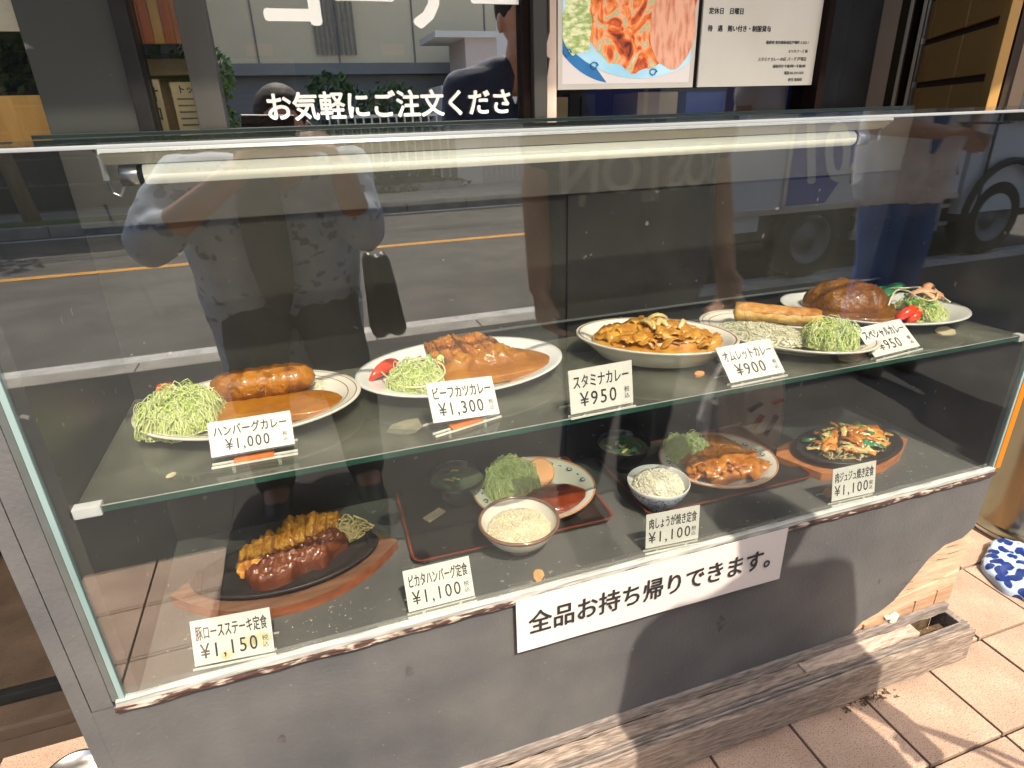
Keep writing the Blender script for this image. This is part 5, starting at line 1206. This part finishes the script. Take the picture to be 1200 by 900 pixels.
# dark inner shirt front
c = MB(); up = (Vector(p1['neck']) - Vector(p1['hip'])).normalized()
ellipsoid(c, Vector((.215, -.925, .86)) - off, .055, .035, .26, Matrix.Rotation(R(-24), 4, 'X')); im = remesh_mesh(c.mesh('inner_shirt'), .01, 2, .5); im.materials.clear(); im.materials.append(M['trousers_dark']); link('inner_shirt', im, pt)
ph = thing('phone', 'black phone held up by the photographer in front of the case', 'phone'); Mp = Mc.copy(); ph.matrix_world = Mp
MB().box(-.125, .035, -.060, .018, .012, .020, 'phone', bev=.003).build('phone_body', parent=ph)
bg_ = thing('shoulder_bag', 'black leather shoulder bag hanging at the side of the photographer', 'bag', (.50, -1.06, .52))
b = MB(); [cone(b, (-.005 + sx * .026, sy * .022, .035), (-.018 + sx * .018, sy * .018, .235), .026, .020) for sx in (-1, 1) for sy in (-1, 1)]; ellipsoid(b, (-.01, 0, .13), .046, .04, .11)
bm_ = remesh_mesh(b.mesh('bag_body'), .009, 3, .6); bm_.materials.clear(); bm_.materials.append(M['leather']); link('bag_body', bm_, bg_)
MB().tube([(-.03, 0, .26), (-.055, .0, .45), (-.10, .02, .56), (-.14, .03, .60)], .012, 8, 'leather').build('strap', parent=bg_, smooth=True)
p2 = {'hip': (1.05, -.68, .80), 'chest': (1.05, -.68, 1.04), 'neck': (1.05, -.68, 1.26), 'head': (1.07, -.64, 1.39), 'shL': (.865, -.68, 1.19), 'shR': (1.235, -.68, 1.19),
      'elL': (.825, -.68, .95), 'elR': (1.300, -.68, .95), 'wrL': (.81, -.64, .74), 'wrR': (1.325, -.64, .74), 'hdL': (.815, -.62, .65), 'hdR': (1.330, -.62, .65),
      'knL': (.965, -.66, .44), 'knR': (1.135, -.66, .44), 'anL': (.95, -.72, .07), 'anR': (1.15, -.72, .07), 'upL': (-1, 0, 0), 'upR': (1, 0, 0)}
pt2, off2 = person('person in navy lettered T-shirt standing close to the case', p2, top_m='navy_shirt', bot_m='navy_jeans', sleeve=.6, hair='short', flare=1.12)
mk('letter_faded', (.30, .31, .32), .8, (.2, .21, .22), 30)
def shirt_text(body, size, x, z, y, par, off):
    me = text_mesh(body, size, frame((x, y, z), (-1, 0, 0), (0, 0, 1)), align='CENTER', bold=.002, sx=.8, ext=.003)
    for v in me.vertices: v.co.y -= 1.9 * (v.co.x - x) ** 2; v.co -= off
    me.materials.clear(); me.materials.append(M['letter_faded']); return link('shirt_lettering', me, par)
shirt_text('BOSTON', .125, 1.04, .955, -.518, pt2, off2)
c = MB(); c.box(-.17, .17, 0, .006, 0, .025, 'letter_faded'); me = c.mesh('stripe')
for v in me.vertices: v.co = Vector((v.co.x + 1.05, v.co.y - .522 - 1.9 * v.co.x ** 2, v.co.z + .925)) - off2
link('shirt_stripe', me, pt2)
p3 = {'hip': (2.680, -1.32, .88), 'chest': (2.680, -1.32, 1.12), 'neck': (2.690, -1.32, 1.36), 'head': (2.670, -1.27, 1.50), 'shL': (2.500, -1.32, 1.30), 'shR': (2.870, -1.32, 1.30),
      'elL': (2.450, -1.28, 1.04), 'elR': (2.950, -1.26, 1.04), 'wrL': (2.580, -1.12, 1.01), 'wrR': (2.750, -1.10, .99), 'hdL': (2.650, -1.07, 1.02), 'hdR': (2.680, -1.04, 1.0),
      'knL': (2.600, -1.30, .48), 'knR': (2.770, -1.30, .48), 'anL': (2.590, -1.34, .07), 'anR': (2.790, -1.34, .07), 'upL': (0, .3, 1), 'upR': (0, .3, 1)}
pt3, off3 = person('person in loose white shirt and blue jeans looking at a phone', p3, top_m='white_shirt', bot_m='jeans', sleeve=.55, flare=1.05)
c = MB(); ellipsoid(c, Vector((2.680, -1.215, 1.12)) - off3, .045, .03, .20); im = remesh_mesh(c.mesh('inner_top'), .008, 2, .5); im.materials.clear(); im.materials.append(M['jeans']); link('inner_top', im, pt3)
MB().box(-.038, .038, -.07, .07, 0, .008, 'phone', bev=.003).build('held_phone', loc=(2.67, -1.03, 1.035)); tag(bpy.data.objects['held_phone'], 'dark phone in the hands of the person in white shirt', 'phone')
# plastic bag standing by the second person
t = thing('plastic_bag', 'crumpled white plastic bag with dark print hanging from a hand', 'bag', (1.46, -.66, .14))
b = MB(); vs = []; n = 28; prof = [(.001, .0), (.8, .0), (1.0, .04), (1.05, .12), (.95, .20), (.75, .28), (.5, .33), (.25, .36)]
for s_, z in prof:
    for k in range(n):
        a = 6.2832 * k / n; q = s_ * (1 + .22 * nz((math.cos(a) * 2, math.sin(a) * 2, z * 14), 1.6, 5)); vs.append((q * .13 * math.cos(a), q * .08 * math.sin(a), z))
b.add(vs, [(i * n + k, i * n + (k + 1) % n, (i + 1) * n + (k + 1) % n, (i + 1) * n + k) for i in range(len(prof) - 1) for k in range(n)], 'plastic_bag'); b.build('bag_body', parent=t, smooth=False)
for s_ in (-1, 1): MB().tube([(.02 * s_, 0, .34), (-.05 + .01 * s_, .01, .47), (-.125, .03, .575)], .006, 5, 'plastic_bag').build('handle', parent=t)
for (x0, z0, x1, z1, mm) in ((.02, .10, .05, .16, 'pattern_blue'), (-.03, .13, .0, .17, 'red_plastic'), (-.05, .19, -.01, .21, 'pattern_blue'), (.03, .20, .06, .21, 'red_plastic')): MB().tube([(x0, .086, z0), (x1, .088, z1)], .004, 5, mm).build('print_mark', parent=t)

# truck
tk = thing('removal_truck', 'white and blue box truck parked along the near kerb', 'truck', (0, -3.05, -.12))
MB().box(2.30, 5.34, -1.75, 0, .52, 2.75, 'truck_white', bev=.012).build('cargo_box', parent=tk)
MB().prism([(2.30, .58), (3.02, .58), (3.08, 2.74), (2.30, 2.74)], -.004, -.001, 'truck_blue', T=Matrix.Rotation(R(90), 4, 'X') @ Matrix.Identity(4)).build('blue_panel', parent=tk)
MB().prism([(3.63, .57), (4.0, .57), (4.3, .98), (5.0, 1.95), (5.0, 2.74), (3.66, 2.74)], -.006, -.002, 'truck_blue', T=Matrix.Rotation(R(90), 4, 'X')).build('blue_stripe', parent=tk)
for o in (bpy.data.objects['blue_panel'], bpy.data.objects['blue_stripe']): o.location.y = -.0005
text('number', '01', .56, frame((4.20, .012, .73), (-1, 0, 0), (0, 0, 1)), 'truck_white', tk, bold=.014, sx=.85, italic=.25)
text('company_lettering', 'ART CORPORATION', .13, frame((5.29, .008, .70), (-1, 0, 0), (0, 0, 1)), 'ink_grey', tk, bold=.003, sx=.9)
MB().box(2.3, 5.34, .001, .016, .52, .56, 'aluminium').build('lower_rail', parent=tk)
for x in (2.9, 3.6): MB().box(x, x + .03, .001, .02, .56, 2.6, 'aluminium').build('body_rib', parent=tk)
cabp = [(5.42, .38), (7.0, .38), (7.05, 1.0), (6.92, 1.3), (6.62, 2.0), (5.42, 2.05)]
MB().prism(cabp, -1.7 * -1, 0.02, 'truck_white', T=Matrix.Rotation(R(90), 4, 'X')).build('cab', parent=tk)
MB().prism([(5.66, 1.08), (6.72, 1.05), (6.52, 1.85), (5.68, 1.9)], -.02, .012, 'window_dark', T=Matrix.Rotation(R(90), 4, 'X')).build('side_window', parent=tk)
bpy.data.objects['side_window'].location.y = .0
MB().box(5.58, 5.60, -.001 + .0, .01, .45, 1.95, 'chassis').build('door_seam', parent=tk)
MB().box(2.35, 6.9, -1.5, -.10, .30, .52, 'chassis').build('chassis', parent=tk)
def wheel(x, r):
    w_ = MB(); T = Matrix.Translation((x, -.02, r)) @ Matrix.Rotation(R(90), 4, 'X')
    w_.lathe([(r * .62, .0), (r * .9, -.005), (r, .03), (r, .16), (r * .9, .2), (r * .5, .2)], 36, 'rubber', T=T); o = w_.build('tyre', parent=tk, smooth=True)
    w2 = MB(); w2.lathe([(0, .03), (r * .22, .03), (r * .26, .05), (r * .45, .055), (r * .55, .02), (r * .62, .0), (r * .66, .01)], 36, 'wheel_grey', T=T); w2.build('rim', parent=tk, smooth=True)
wheel(3.95, .30); wheel(5.86, .32)
b = MB(); b.tube([(5.86 + .42 * math.cos(a * .196), .03, .36 + .42 * math.sin(a * .196)) for a in range(17)], .03, 6, 'chassis'); b.build('wheel_arch', parent=tk, smooth=True)
MB().box(4.35, 5.35, -.06, -.03, .30, .33, 'aluminium').build('side_guard', parent=tk)
MB().box(4.35, 5.35, -.06, -.03, .44, .47, 'aluminium').build('side_guard', parent=tk)
for x in (4.4, 5.25): MB().box(x, x + .04, -.09, -.06, .25, .52, 'aluminium').build('guard_post', parent=tk)
MB().box(2.9, 3.45, -.10, -.02, .40, .515, 'truck_white', bev=.01).build('toolbox', parent=tk)
MB().box(6.9, 7.04, -1.6, -.05, .38, .6, 'chassis').build('bumper', parent=tk)
